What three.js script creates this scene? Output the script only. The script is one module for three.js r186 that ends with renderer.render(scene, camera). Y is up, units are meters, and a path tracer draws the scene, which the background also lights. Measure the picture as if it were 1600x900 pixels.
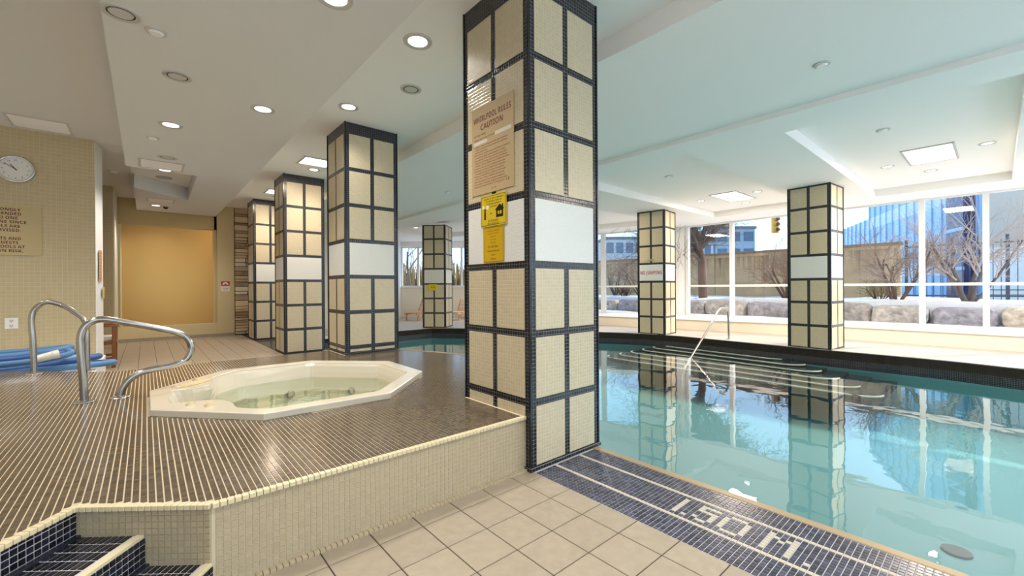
import * as THREE from 'three';
import { RoundedBoxGeometry } from 'three/addons/geometries/RoundedBoxGeometry.js';
import { RectAreaLightUniformsLib } from 'three/addons/lights/RectAreaLightUniformsLib.js';
import { mergeGeometries } from 'three/addons/utils/BufferGeometryUtils.js';
import { ImprovedNoise } from 'three/addons/math/ImprovedNoise.js';

// ------------------------------------------------------------------ camera, sky, sun, exposure
const scene = new THREE.Scene();
const V = (x, y, z) => new THREE.Vector3(x, y, z);
const EYE = V(0, 1.3, 0), FOCAL = 659.43, rad = THREE.MathUtils.degToRad;
const camera = new THREE.PerspectiveCamera(2 * Math.atan(450 / FOCAL) * 180 / Math.PI, 16 / 9, 0.05, 500);
{
  const y = rad(40.975), p = rad(-0.0773), r = rad(-0.36);
  const F = V(Math.sin(y) * Math.cos(p), Math.sin(p), -Math.cos(y) * Math.cos(p)), R = V(Math.cos(y), 0, Math.sin(y));
  const U = R.clone().cross(F);
  camera.position.copy(EYE);
  camera.up.copy(U.multiplyScalar(Math.cos(r)).addScaledVector(R, -Math.sin(r)));
  camera.lookAt(EYE.clone().add(F));
  camera.updateMatrixWorld(true);
}
const project = (p) => { const q = p.clone().project(camera); return [800 + q.x * 800, 450 - q.y * 450, q.z]; };

const SKY_LIGHT = 2.0;
const SUN_DIR = V(0.855, 0.64, 0.519).normalize();
// clear air: pale at the horizon, deeper blue above, a soft brightening round the sun
{
  const W = 512, H = 256, data = new Float32Array(W * H * 4), stops = [[-1, 0.54, 0.56, 0.58], [0, 0.58, 0.74, 0.88], [0.1, 0.44, 0.67, 0.9], [0.28, 0.33, 0.56, 0.84], [0.6, 0.24, 0.43, 0.72], [1, 0.17, 0.33, 0.6]];
  for (let y = 0; y < H; y++) for (let x = 0; x < W; x++) {
    const up = ((y + 0.5) / H - 0.5) * Math.PI, az = ((x + 0.5) / W - 0.5) * 2 * Math.PI, s = Math.sin(up), d = new THREE.Vector3(Math.cos(az) * Math.cos(up), s, Math.sin(az) * Math.cos(up));
    let k = 1; while (k < stops.length - 1 && s > stops[k][0]) k++;
    const a = stops[k - 1], b = stops[k], f = THREE.MathUtils.clamp((s - a[0]) / (b[0] - a[0]), 0, 1), glow = s > 0 ? 0.7 * Math.pow(Math.max(0, d.dot(SUN_DIR)), 6) : 0;
    for (let c = 0; c < 3; c++) data[4 * (y * W + x) + c] = a[c + 1] + (b[c + 1] - a[c + 1]) * f + glow * [1, 0.95, 0.86][c];
    data[4 * (y * W + x) + 3] = 1;
  }
  const t = new THREE.DataTexture(data, W, H, THREE.RGBAFormat, THREE.FloatType); t.mapping = THREE.EquirectangularReflectionMapping; t.magFilter = THREE.LinearFilter; t.needsUpdate = true;
  scene.background = t; scene.backgroundIntensity = SKY_LIGHT;
}

const sun = new THREE.DirectionalLight(new THREE.Color(1, 0.92, 0.8), 4.0);
sun.position.copy(SUN_DIR).multiplyScalar(60).add(V(10, 0, -4));
sun.target.position.set(10, 0, -4);
sun.shadow.mapSize.set(4096, 4096);
Object.assign(sun.shadow.camera, { left: -30, right: 30, top: 30, bottom: -30, near: 1, far: 140 });
scene.add(sun, sun.target);

const renderer = new THREE.WebGLRenderer({ antialias: true });
renderer.toneMapping = THREE.LinearToneMapping;
renderer.toneMappingExposure = 1.36;
renderer.shadowMap.enabled = true;
RectAreaLightUniformsLib.init();
const WARM = new THREE.Color(1, 0.96, 0.9), NEUTRAL = new THREE.Color(1, 0.83, 0.66);
const SPOT_POWER = 8, PANEL_POWER = 42;

// ------------------------------------------------------------------ helpers
let seed = 7;
const rnd = () => { seed = (seed * 1664525 + 1013904223) >>> 0; return seed / 4294967296; };
const ru = (a, b) => a + (b - a) * rnd();
const noise = new ImprovedNoise();
const names = {};
const numbered = (n) => { const k = names[n] = (names[n] ?? -1) + 1; return k ? `${n}_${String(k).padStart(3, '0')}` : n; };
function part(parent, name, geo, mat) { const m = new THREE.Mesh(geo, mat); m.name = name; parent.add(m); return m; }
function tag(o, label, category, group) { o.userData.label = label; o.userData.category = category; o.userData.kind = 'thing'; if (group) o.userData.group = group; return o; }
function thing(name, label, category, pos = [0, 0, 0], turn = 0, group) {
  const o = new THREE.Group(); o.name = numbered(name); o.position.set(...pos); o.rotation.y = turn; scene.add(o);
  return tag(o, label, category, group);
}
function single(name, geo, mat, label, category, group) { const m = part(scene, numbered(name), geo, mat); return tag(m, label, category, group); }
function struct(name, geo, mat) {
  const m = geo ? new THREE.Mesh(geo, mat) : new THREE.Group();
  m.name = name; m.userData.kind = 'structure'; scene.add(m); return m;
}
function stuffPart(parent, name, geo, mat) { const m = part(parent, name, geo, mat); m.userData.kind = 'stuff'; return m; }
function copyOf(o, label, pos, turn) {
  const c = o.clone(); c.name = numbered(o.name.replace(/_\d{3}$/, '')); c.userData = { ...o.userData };
  if (label) c.userData.label = label;
  if (pos) c.position.set(...pos);
  if (turn !== undefined) c.rotation.y = turn;
  scene.add(c); return c;
}
// texture coordinates in metres, taken from the shape's own coordinates
function metre(geo) {
  const g = geo.index ? geo.toNonIndexed() : geo; g.computeVertexNormals();
  const p = g.attributes.position, n = p.count, uv = new Float32Array(n * 2), a = V(), b = V(), c = V();
  for (let i = 0; i < n; i += 3) {
    a.fromBufferAttribute(p, i); b.fromBufferAttribute(p, i + 1); c.fromBufferAttribute(p, i + 2);
    const N = b.clone().sub(a).cross(c.clone().sub(a)), ax = Math.abs(N.x), ay = Math.abs(N.y), az = Math.abs(N.z);
    for (let k = 0; k < 3; k++) {
      const x = p.getX(i + k), y = p.getY(i + k), z = p.getZ(i + k);
      const [u, v] = ay >= ax && ay >= az ? [x, -z] : ax >= az ? [z, y] : [x, y];
      uv[2 * (i + k)] = u; uv[2 * (i + k) + 1] = v;
    }
  }
  g.setAttribute('uv', new THREE.BufferAttribute(uv, 2)); return g;
}
const bx = (x0, x1, y0, y1, z0, z1) => metre(new THREE.BoxGeometry(x1 - x0, y1 - y0, z1 - z0).translate((x0 + x1) / 2, (y0 + y1) / 2, (z0 + z1) / 2));
const rbx = (x0, x1, y0, y1, z0, z1, r = 0.01, s = 2) => new RoundedBoxGeometry(x1 - x0, y1 - y0, z1 - z0, s, r).translate((x0 + x1) / 2, (y0 + y1) / 2, (z0 + z1) / 2);
const plain = (g) => { const q = g.index ? g.toNonIndexed() : g; for (const k of Object.keys(q.attributes)) if (!['position', 'normal', 'uv'].includes(k)) q.deleteAttribute(k); return q; };
const merge = (list) => mergeGeometries(list.map(plain));
function shapeOf(pts) { const s = new THREE.Shape(); pts.forEach(([x, z], i) => i ? s.lineTo(x, -z) : s.moveTo(x, -z)); s.closePath(); return s; }
function slab(poly, y0, y1, holes = [], bevel = 0) {
  const s = shapeOf(poly); for (const h of holes) s.holes.push(shapeOf(h));
  const g = new THREE.ExtrudeGeometry(s, { depth: y1 - y0 - 2 * bevel, bevelEnabled: bevel > 0, bevelSize: bevel, bevelThickness: bevel, bevelOffset: -bevel, bevelSegments: 3 });
  return metre(g.rotateX(-Math.PI / 2).translate(0, y0 + bevel, 0));
}
function tube(pts, r, seg = 64, sides = 12, closed = false, tension = 0.5) {
  return new THREE.TubeGeometry(new THREE.CatmullRomCurve3(pts.map((p) => V(...p)), closed, 'catmullrom', tension), seg, r, sides, closed);
}
function bar(a, b, ra, rb = ra, sides = 8) {
  const A = V(...a), B = V(...b), L = A.distanceTo(B), g = new THREE.CylinderGeometry(rb, ra, L, sides).translate(0, L / 2, 0);
  return g.applyQuaternion(new THREE.Quaternion().setFromUnitVectors(V(0, 1, 0), B.clone().sub(A).normalize())).translate(A.x, A.y, A.z);
}
function beam(a, b, w, h) { // square bar from a to b
  const A = V(...a), B = V(...b), L = A.distanceTo(B), d = B.clone().sub(A).normalize();
  const side = Math.abs(d.y) > 0.95 ? V(1, 0, 0) : V(0, 1, 0).cross(d).normalize(), up = d.clone().cross(side);
  const m = new THREE.Matrix4().makeBasis(side, up, d).setPosition(A.clone().add(B).multiplyScalar(0.5));
  return new RoundedBoxGeometry(w, h, L, 1, Math.min(w, h) * 0.15).applyMatrix4(m);
}
const inside = (pts, x, z) => { let c = false; for (let i = 0, j = pts.length - 1; i < pts.length; j = i++) { const [a, b] = pts[i], [e, f] = pts[j]; if ((b > z) !== (f > z) && x < (e - a) * (z - b) / (f - b) + a) c = !c; } return c; };

// ------------------------------------------------------------------ textures and materials
function canvas(w, h, draw) {
  const c = document.createElement('canvas'); c.width = w; c.height = h; const g = c.getContext('2d'); draw(g, w, h); return c;
}
function tex(c, srgb, sx = 1, sy = sx) {
  const t = new THREE.CanvasTexture(c); t.wrapS = t.wrapT = THREE.RepeatWrapping; t.repeat.set(1 / sx, 1 / sy);
  if (srgb) t.colorSpace = THREE.SRGBColorSpace; t.magFilter = THREE.LinearFilter; return t;
}
const rgb = (a, k = 1) => `rgb(${a.map((x) => Math.max(0, Math.min(255, Math.round(x * k)))).join(',')})`;
const P = 0.0272; // pitch of the small mosaic tiles
function mosaicMaps(tile, joint, vary, n = 16, px = 32, gap = 3, big = 1) {
  const color = canvas(n * px, n * px, (g, w) => {
    g.fillStyle = rgb(joint); g.fillRect(0, 0, w, w);
    for (let i = 0; i < n; i++) for (let j = 0; j < n; j++) { g.fillStyle = rgb(tile, 1 + ru(-vary, vary)); g.fillRect(i * px + gap / 2, j * px + gap / 2, px - gap, px - gap); }
  });
  const bump = canvas(n * px, n * px, (g, w) => {
    g.fillStyle = '#000'; g.fillRect(0, 0, w, w);
    for (let i = 0; i < n; i++) for (let j = 0; j < n; j++) { g.fillStyle = '#999'; g.fillRect(i * px + 1, j * px + 1, px - 2, px - 2); g.fillStyle = '#fff'; g.fillRect(i * px + 3, j * px + 3, px - 6, px - 6); }
  });
  return { map: tex(color, true, n * P * big), bumpMap: tex(bump, false, n * P * big), bumpScale: 0.0012 };
}
function noiseCanvas(n, f, base, amp, oct = 4) {
  return canvas(n, n, (g) => {
    const im = g.createImageData(n, n);
    for (let y = 0; y < n; y++) for (let x = 0; x < n; x++) {
      // tileable: blend of two shifted lookups
      let v = 0, a = 1, fr = f, s = 0;
      for (let o = 0; o < oct; o++) {
        const q = (X, Y) => noise.noise(X / n * fr, Y / n * fr, o * 7.3 + f);
        const tx = x / n, ty = y / n;
        v += a * ((q(x, y) * (1 - tx) + q(x - n, y) * tx) * (1 - ty) + (q(x, y - n) * (1 - tx) + q(x - n, y - n) * tx) * ty); s += a; a *= 0.55; fr *= 2.1;
      }
      v = 1 + amp * v / s * 2; const i = 4 * (y * n + x);
      for (let c = 0; c < 3; c++) im.data[i + c] = Math.max(0, Math.min(255, base[c] * v)); im.data[i + 3] = 255;
    }
    g.putImageData(im, 0, 0);
  });
}
const std = (o) => new THREE.MeshStandardMaterial(o), phys = (o) => new THREE.MeshPhysicalMaterial(o);
const lin = (r, g, b) => new THREE.Color().setRGB(r / 255, g / 255, b / 255, THREE.SRGBColorSpace);
const M = {};
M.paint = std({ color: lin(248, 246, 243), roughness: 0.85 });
M.soffitShadeTone = std({ color: lin(229, 228, 227), roughness: 0.85 });  // greyer than the main ceiling: the soffit's dimmer light put into its colour
M.leftShadeTone = std({ color: lin(220, 218, 215), roughness: 0.85 });  // greyer still: shade on the left ceiling put into its colour
M.whitePaint = std({ color: lin(240, 240, 238), roughness: 0.5 });
M.beigeMosaic = std({ roughness: 0.32, ...mosaicMaps([204, 188, 154], [216, 205, 180], 0.02) });
M.wallMosaic = std({ roughness: 0.38, ...mosaicMaps([196, 178, 138], [214, 201, 168], 0.014, 16, 32, 2, 2) });
M.darkMosaic = std({ roughness: 0.2, ...mosaicMaps([18, 19, 25], [128, 128, 132], 0.3, 16, 32, 3) });
M.poolBand = std({ roughness: 0.2, ...mosaicMaps([20, 22, 28], [100, 102, 108], 0.3, 16, 32, 4) });
M.roughWhite = std({ color: lin(226, 224, 216), roughness: 0.6, bumpMap: tex(noiseCanvas(256, 24, [128, 128, 128], 0.9), false, 0.3), bumpScale: 0.004 });
M.groutCream = std({ color: lin(222, 212, 188), roughness: 0.9 });
M.grout = std({ color: lin(196, 186, 166), roughness: 0.9 });
M.groutBrown = std({ color: lin(206, 190, 160), roughness: 0.9 });
M.groutGrey = std({ color: lin(196, 194, 196), roughness: 0.9 });
M.groutDark = std({ color: lin(66, 57, 46), roughness: 0.95 });
M.deckTile = [0.92, 1, 1.09].map((k) => std({ color: lin(98 * k, 84 * k, 67 * k), roughness: 0.16 }));
M.stripTile = [0.8, 1, 1.2].map((k) => std({ color: lin(72 * k, 73 * k, 88 * k), roughness: 0.25 }));
M.blackTile = [0.7, 1, 1.3].map((k) => std({ color: lin(30 * k, 30 * k, 38 * k), roughness: 0.16 }));
M.creamTile = [0.985, 1, 1.012].map((k) => std({ color: lin(182 * k, 165 * k, 135 * k), roughness: 0.35 }));
M.ochreTile = M.creamTile;
M.trim = std({ color: lin(222, 206, 168), roughness: 0.3 });
M.coping = std({ color: lin(176, 152, 116), roughness: 0.4 });
M.stripLine = std({ color: lin(204, 192, 172), roughness: 0.4 });
M.digitTile = std({ color: lin(200, 192, 174), roughness: 0.35 });
M.nosing = std({ color: lin(226, 222, 208), roughness: 0.4 });
const floorNoise = noiseCanvas(256, 9, [164, 150, 131], 0.07, 5);
M.floorTile = [0.975, 1, 1.025].map((k, i) => { const t = tex(floorNoise, true, 0.6); t.offset.set(i * 0.37, i * 0.21); return std({ map: t, color: new THREE.Color(k, k, k * 0.99), roughness: 0.4 }); });
M.floorFill = std({ roughness: 0.4, map: tex(canvas(256, 256, (g, w) => { g.fillStyle = rgb([140, 128, 112]); g.fillRect(0, 0, w, w); g.fillStyle = rgb([200, 186, 164]); g.fillRect(3, 3, w - 6, w - 6); }), true, 0.2474) });
M.deckWhite = std({ color: lin(164, 160, 152), roughness: 0.38, map: tex(canvas(256, 256, (g, w) => { g.fillStyle = '#d8d4cc'; g.fillRect(0, 0, w, w); g.fillStyle = '#fff'; g.fillRect(2, 2, w - 4, w - 4); }), true, 0.2474) });
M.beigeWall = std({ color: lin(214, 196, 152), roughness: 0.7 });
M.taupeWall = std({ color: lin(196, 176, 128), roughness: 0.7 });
M.creamWall = std({ color: lin(230, 222, 204), roughness: 0.7 });
M.aluminium = std({ color: lin(232, 232, 230), roughness: 0.45, metalness: 0.1 });
M.steel = std({ color: lin(186, 182, 176), roughness: 0.2, metalness: 1 });
M.chrome = std({ color: lin(220, 220, 222), roughness: 0.12, metalness: 1 });
M.glass = phys({ color: 0xffffff, roughness: 0, transmission: 1, thickness: 0, ior: 1.4 });
M.black = std({ color: lin(22, 22, 24), roughness: 0.4 });
M.blackTrim = std({ color: lin(30, 31, 38), roughness: 0.15 });
M.acrylic = phys({ color: lin(220, 209, 187), roughness: 0.22, clearcoat: 0.4, clearcoatRoughness: 0.1 });
M.acrylicTan = phys({ color: lin(222, 202, 158), roughness: 0.25 });
M.gold = std({ color: lin(214, 168, 98), metalness: 0.85, roughness: 0.3 });
M.lampGlow = std({ color: 0xffffff, emissive: new THREE.Color(1, 0.96, 0.88), emissiveIntensity: 3 });
M.panelGlow = std({ color: 0xffffff, emissive: new THREE.Color(1, 0.98, 0.95), emissiveIntensity: 1.4 });
M.fixture = std({ color: lin(204, 201, 196), roughness: 0.6 });
M.poolShell = std({ color: lin(112, 164, 170), roughness: 0.5 });
const ripple = noiseCanvas(512, 7, [128, 128, 128], 0.5, 3);
M.water = phys({ color: lin(236, 250, 250), roughness: 0.0, transmission: 1, thickness: 0, ior: 1.75, bumpMap: tex(ripple, false, 3.2), bumpScale: 0.004 });
M.tubWater = phys({ color: lin(236, 247, 236), roughness: 0.0, transmission: 1, thickness: 0, ior: 1.6, bumpMap: tex(ripple, false, 1.3), bumpScale: 0.003 });

// ------------------------------------------------------------------ mosaic laid as single tiles
const tileGeo = (() => { // a little flat-topped tile of side 1 lying on z = 0, height 1
  const b = 0.5, t = 0.44, c = [[-b, -b, 0], [b, -b, 0], [b, b, 0], [-b, b, 0], [-t, -t, 1], [t, -t, 1], [t, t, 1], [-t, t, 1]];
  const f = [[4, 5, 6], [4, 6, 7], [0, 1, 5], [0, 5, 4], [1, 2, 6], [1, 6, 5], [2, 3, 7], [2, 7, 6], [3, 0, 4], [3, 4, 7]];
  const pos = []; for (const q of f) for (const k of q) pos.push(...c[k]);
  const g = new THREE.BufferGeometry(); g.setAttribute('position', new THREE.Float32BufferAttribute(pos, 3)); g.setAttribute('uv', new THREE.Float32BufferAttribute(new Array(pos.length / 3 * 2).fill(0.5), 2)); g.computeVertexNormals(); return g;
})();
function mosaic(parent, origin, A, B, na, nb, { keep = () => true, mats, pick = () => 0, lone = 0, minPx = 9, h = 0.003, gap = 0.0022, gapA = gap, pa = P, pb = P }) {
  const O = V(...origin), a = V(...A).normalize(), b = V(...B).normalize(), n = a.clone().cross(b), all = [];
  for (let i = 0; i < na; i++) for (let j = 0; j < nb; j++) {
    const c = O.clone().addScaledVector(a, (i + 0.5) * pa).addScaledVector(b, (j + 0.5) * pb);
    if (!keep(i, j, c)) continue;
    const e = [i, j, c, 0];
    if (lone) {
      const q = project(c), q2 = project(c.clone().addScaledVector(a, pa)), q3 = project(c.clone().addScaledVector(b, pb));
      if (q[2] < 1 && q[0] > 0 && q[0] < 1600 && q[1] > 0 && q[1] < 900) e[3] = Math.max(Math.hypot(q2[0] - q[0], q2[1] - q[1]), Math.hypot(q3[0] - q[0], q3[1] - q[1]));
    }
    all.push(e);
  }
  all.sort((x, y) => y[3] - x[3]);
  const m4 = (c) => new THREE.Matrix4().makeBasis(a.clone().multiplyScalar(pa - gapA), b.clone().multiplyScalar(pb - gap), n.clone().multiplyScalar(h)).setPosition(c);
  const rest = mats.map(() => []);
  all.forEach(([i, j, c, s], k) => {
    const w = pick(i, j);
    if (k < lone && s >= minPx) { const m = part(parent, 'mosaic_tile', tileGeo, mats[w]); m.applyMatrix4(m4(c)); } else rest[w].push(m4(c));
  });
  rest.forEach((list, w) => {
    if (!list.length) return;
    const im = new THREE.InstancedMesh(tileGeo, mats[w], list.length); list.forEach((q, k) => im.setMatrixAt(k, q));
    im.name = 'mosaic_field'; im.userData.kind = 'stuff'; parent.add(im);
  });
}
const three = () => { const r = rnd(); return r < 0.3 ? 0 : r < 0.75 ? 1 : 2; };

// ------------------------------------------------------------------ plan of the room
const DECK = 0.3835, WATER = -0.26, HIGH = 3.6, POOLC = 3.42, SOFF = 3.31, WINC = 3.354, WX = 14.04;
const cornerA = [WX, -7.15], cornerB = [11.93, -14.43], cornerC = [8.54, -17.37];
const K0 = [2.035, -2.21], K1 = [0.209, -2.21], D1 = [0.7716, 0.6361], D2 = [-0.6361, 0.7716], TREAD = 0.284;
const K2 = [K1[0] - 2 * TREAD * D1[0], K1[1] - 2 * TREAD * D1[1]];
const along = (p, d, t) => [p[0] + d[0] * t, p[1] + d[1] * t];
const K4 = along(K2, D2, 1.35);
const bulge = new THREE.CatmullRomCurve3([[2.81, -2.94], [3.1, -3.5], [3.26, -4.1], [3.29, -4.6], [3.2, -5.05], [3.02, -5.52], [2.84, -5.88]].map(([x, z]) => V(x, 0, z))).getPoints(20).map((p) => [p.x, p.z]);
const deckPoly = [K0, K1, K2, K4, [-4, K4[1]], [-4, -7.35], [-1.12, -7.35], [-0.48, -6.71], [-0.2, -6.5], [2.085, -6.5], [2.085, -5.885], ...bulge.slice().reverse(), [2.04, -2.94]];
const farEdge = new THREE.CatmullRomCurve3([[6.95, -11.95], [7.7, -11.05], [9.0, -8.75], [9.79, -7.49], [10.28, -6.5], [10.46, -5.54], [10.4, -4.3], [10.33, -2.95], [10.29, -2.18], [10.27, -0.57], [10.1, 0.3], [9.9, 4]].map(([x, z]) => V(x, 0, z))).getPoints(60).map((p) => [p.x, p.z]);
const poolPoly = [[2.765, 4], [2.765, -2.16], [2.86, -2.6], ...bulge, [2.87, -6.3], [2.87, -11.82], [5.6, -11.88], ...farEdge];
const ledgeFront = [[12.72, 4], [12.74, -0.5], [12.8, -3.6], [12.25, -6.6], [11.75, -8.9], [10.2, -14.6]];
const far = [cornerC, cornerB].map(([x, z]) => [x, z]);

// ------------------------------------------------------------------ floors
const outer = [[-4.4, 4.2], [-4.4, -14.4], [6.2, -14.4], [6.3, -17.8], [8.6, -17.8], [12.2, -14.5], [WX + 0.3, -7.1], [WX + 0.3, 4.2]];
const floor = struct('floor');
part(floor, 'floor_slab', slab(outer, -0.16, -0.003, [poolPoly]), M.groutDark);
part(floor, 'far_pool_deck', slab([...farEdge.slice().reverse(), [5.6, -11.88], [2.87, -11.82], [2.87, -14.17], [6.3, -14.17], [6.4, -17.7], [8.54, -17.4], [11.9, -14.43], [WX, -7.15], [WX, 4], [9.9, 4]], -0.0028, 0), M.deckWhite);
part(floor, 'rear_floor_finish', slab([[-4.2, 4], [2.057, 4], [2.057, 0.9], [-4.2, 0.9]], -0.0028, 0), M.floorFill);
// single floor tiles
const TP = 0.2474, tileCache = {};
function clip(poly, nx, nz, d) { // keeps nx x + nz z <= d
  const out = [];
  poly.forEach((p, i) => {
    const q = poly[(i + 1) % poly.length], a = nx * p[0] + nz * p[1] - d, b = nx * q[0] + nz * q[1] - d;
    if (a <= 0) out.push(p);
    if ((a < 0 && b > 0) || (a > 0 && b < 0)) out.push([p[0] + (q[0] - p[0]) * a / (a - b), p[1] + (q[1] - p[1]) * a / (a - b)]);
  });
  return out;
}
const area = (p) => Math.abs(p.reduce((s, [x, z], i) => { const [u, v] = p[(i + 1) % p.length]; return s + x * v - u * z; }, 0)) / 2;
function tilePrism(poly) {
  const cx = poly.reduce((s, p) => s + p[0], 0) / poly.length, cz = poly.reduce((s, p) => s + p[1], 0) / poly.length, t = 0.0015;
  const ins = poly.map(([x, z]) => { const L = Math.hypot(x - cx, z - cz) || 1; return [x + (cx - x) / L * t * 1.4, z + (cz - z) / L * t * 1.4]; });
  const pos = [], uv = []; const n = poly.length, put = (x, y, z) => { pos.push(x, y, z); uv.push(x, z); };
  for (let i = 1; i < n - 1; i++) for (const k of [0, i + 1, i]) put(ins[k][0], 0, ins[k][1]);
  for (let i = 0; i < n; i++) { const j = (i + 1) % n; put(poly[i][0], -0.003, poly[i][1]); put(ins[i][0], 0, ins[i][1]); put(ins[j][0], 0, ins[j][1]); put(poly[i][0], -0.003, poly[i][1]); put(ins[j][0], 0, ins[j][1]); put(poly[j][0], -0.003, poly[j][1]); }
  const g = new THREE.BufferGeometry(); g.setAttribute('position', new THREE.Float32BufferAttribute(pos, 3)); g.setAttribute('uv', new THREE.Float32BufferAttribute(uv, 2)); g.computeVertexNormals();
  // faces must look up
  if (g.attributes.normal.getY(0) < 0) { const p = g.attributes.position.array; for (let i = 0; i < p.length; i += 9) for (let c = 0; c < 3; c++) { const s = p[i + 3 + c]; p[i + 3 + c] = p[i + 6 + c]; p[i + 6 + c] = s; } g.computeVertexNormals(); }
  return g;
}
{
  const tiles = [];
  const lay = (i0, i1, k0, k1, planes) => {
    for (let i = i0; i < i1; i++) for (let k = k0; k < k1; k++) {
      const x = 1.631 + i * TP, z = -1.813 + k * TP, g = 0.0027;
      let p = [[x + g, z + g], [x + TP - g, z + g], [x + TP - g, z + TP - g], [x + g, z + TP - g]];
      for (const [nx, nz, d] of planes) p = clip(p, nx, nz, d);
      if (p.length > 2 && area(p) > 0.002) tiles.push([p, x, z]);
    }
  };
  lay(-8, 2, -2, 11, [[1, 0, 2.055], [0, -1, 2.208], [-D1[0], -D1[1], -(K1[0] * D1[0] + K1[1] * D1[1]) - 0.012]]);
  lay(-11, 2, -50, -19, [[0, 1, -6.515], [0, -1, 14.165], [1, 0, 2.055], [-1, 0, 1.1]]);
  tiles.forEach((t) => { t[3] = Math.hypot(t[1], t[2]); }); tiles.sort((a, b) => a[3] - b[3]);
  const rest = [];
  tiles.forEach(([p, x, z], k) => {
    const g = tilePrism(p);
    if (k < 290) part(floor, 'floor_tile', g, M.floorTile[Math.floor(rnd() * 3)]); else rest.push(g);
  });
  if (rest.length) stuffPart(floor, 'floor_tile_field', merge(rest), M.floorTile[1]);
}
// mosaic strip with the depth marking along the pool
const strip = struct('pool_edge_paving');
part(strip, 'mortar_bed', bx(2.057, 2.71, -0.0029, -0.0008, -2.156, 4), M.groutGrey);
const GLYPH = { 1: ['  #  ', '  #  ', '  #  ', '  #  ', '  #  ', '  #  ', '  #  '], 5: ['#### ', '#    ', '#### ', '   # ', '   # ', '#  # ', ' ##  '], 0: [' ### ', '#   #', '#   #', '#   #', '#   #', '#   #', ' ### '], M: ['#   #', '## ##', '# # #', '#   #', '#   #', '#   #', '#   #'], '.': ['     ', '     ', '     ', '     ', '     ', '     ', '  #  '] };
const marks = new Set();
for (const [ch, j0] of [['1', 31], ['.', 33], ['5', 37], ['0', 42], ['M', 50], ['.', 55]]) GLYPH[ch].forEach((row, r) => [...row].forEach((c, q) => { if (c === '#') marks.add(`${15 - r},${j0 + q}`); }));
mosaic(strip, [2.057, -0.0008, -2.152], [0, 0, 1], [1, 0, 0], 160, 24, {
  mats: [...M.stripTile, M.stripLine, M.digitTile], pick: (a, i) => (i === 7 || i === 17 ? 3 : marks.has(`${i},${a}`) ? 4 : three()), lone: 290, minPx: 8.5, gap: 0.0034, keep: (i, j, c) => c.z > -2.125,
});
part(strip, 'coping_edge', rbx(2.712, 2.775, -0.05, 0.004, -2.156, 4, 0.008), M.coping);
// dark strip that carries on beyond the whirlpool deck
part(strip, 'rear_mosaic_strip', bx(2.06, 2.8, -0.0028, 0.001, -11.8, -6.55), M.darkMosaic);
part(strip, 'rear_coping_edge', rbx(2.8, 2.88, -0.05, 0.006, -11.85, -6.5, 0.008), M.coping);
part(strip, 'end_coping_edge', rbx(2.8, 5.65, -0.05, 0.006, -11.93, -11.82, 0.008), M.nosing);

// ------------------------------------------------------------------ pool
const pool = struct('pool_basin');
{
  const ring = (poly, y0, y1, close = true) => {
    const pos = [], n = poly.length;
    for (let i = 0; i < (close ? n : n - 1); i++) { const [a, b] = poly[i], [c, d] = poly[(i + 1) % n]; pos.push(a, y0, b, c, y0, d, c, y1, d, a, y0, b, c, y1, d, a, y1, b); }
    const g = new THREE.BufferGeometry(); g.setAttribute('position', new THREE.Float32BufferAttribute(pos, 3)); g.computeVertexNormals();
    const uv = []; let s = 0; for (let i = 0; i < pos.length / 18; i++) { const L = Math.hypot(pos[18 * i + 3] - pos[18 * i], pos[18 * i + 5] - pos[18 * i + 2]); uv.push(s, y0, s + L, y0, s + L, y1, s, y0, s + L, y1, s, y1); s += L; }
    g.setAttribute('uv', new THREE.Float32BufferAttribute(uv, 2)); return g;
  };
  const grow = poolPoly.map(([x, z]) => [x, z]);
  part(pool, 'basin_wall', ring(grow, -1.05, -0.32), M.poolShell);
  part(pool, 'waterline_mosaic', ring(grow, -0.32, 0.0), M.poolBand);
  part(pool, 'basin_floor', slab(poolPoly, -1.15, -1.05), M.poolShell);
  // pale stone edge on the far side
  const edge = farEdge.map(([x, z], i) => { const [a, b] = farEdge[Math.max(0, i - 1)], [c, d] = farEdge[Math.min(farEdge.length - 1, i + 1)], L = Math.hypot(c - a, d - b); return [x - (d - b) / L * 0.12 * -1, z + (c - a) / L * 0.12 * -1]; });
  part(pool, 'far_coping', slab([...farEdge, ...edge.reverse()], -0.006, 0.012), M.deckWhite);
  part(pool, 'main_drain', new THREE.CylinderGeometry(0.1, 0.1, 0.02, 32).translate(5.36, -1.042, -0.245), std({ color: lin(92, 100, 106), roughness: 0.6 }));
}
{
  const w = single('pool_water', metre(new THREE.ShapeGeometry(shapeOf(poolPoly)).rotateX(-Math.PI / 2).translate(0, WATER, 0)), M.water, 'clear turquoise swimming pool water mirroring the windows', 'water');
  w.userData.kind = 'stuff';
}
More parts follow.
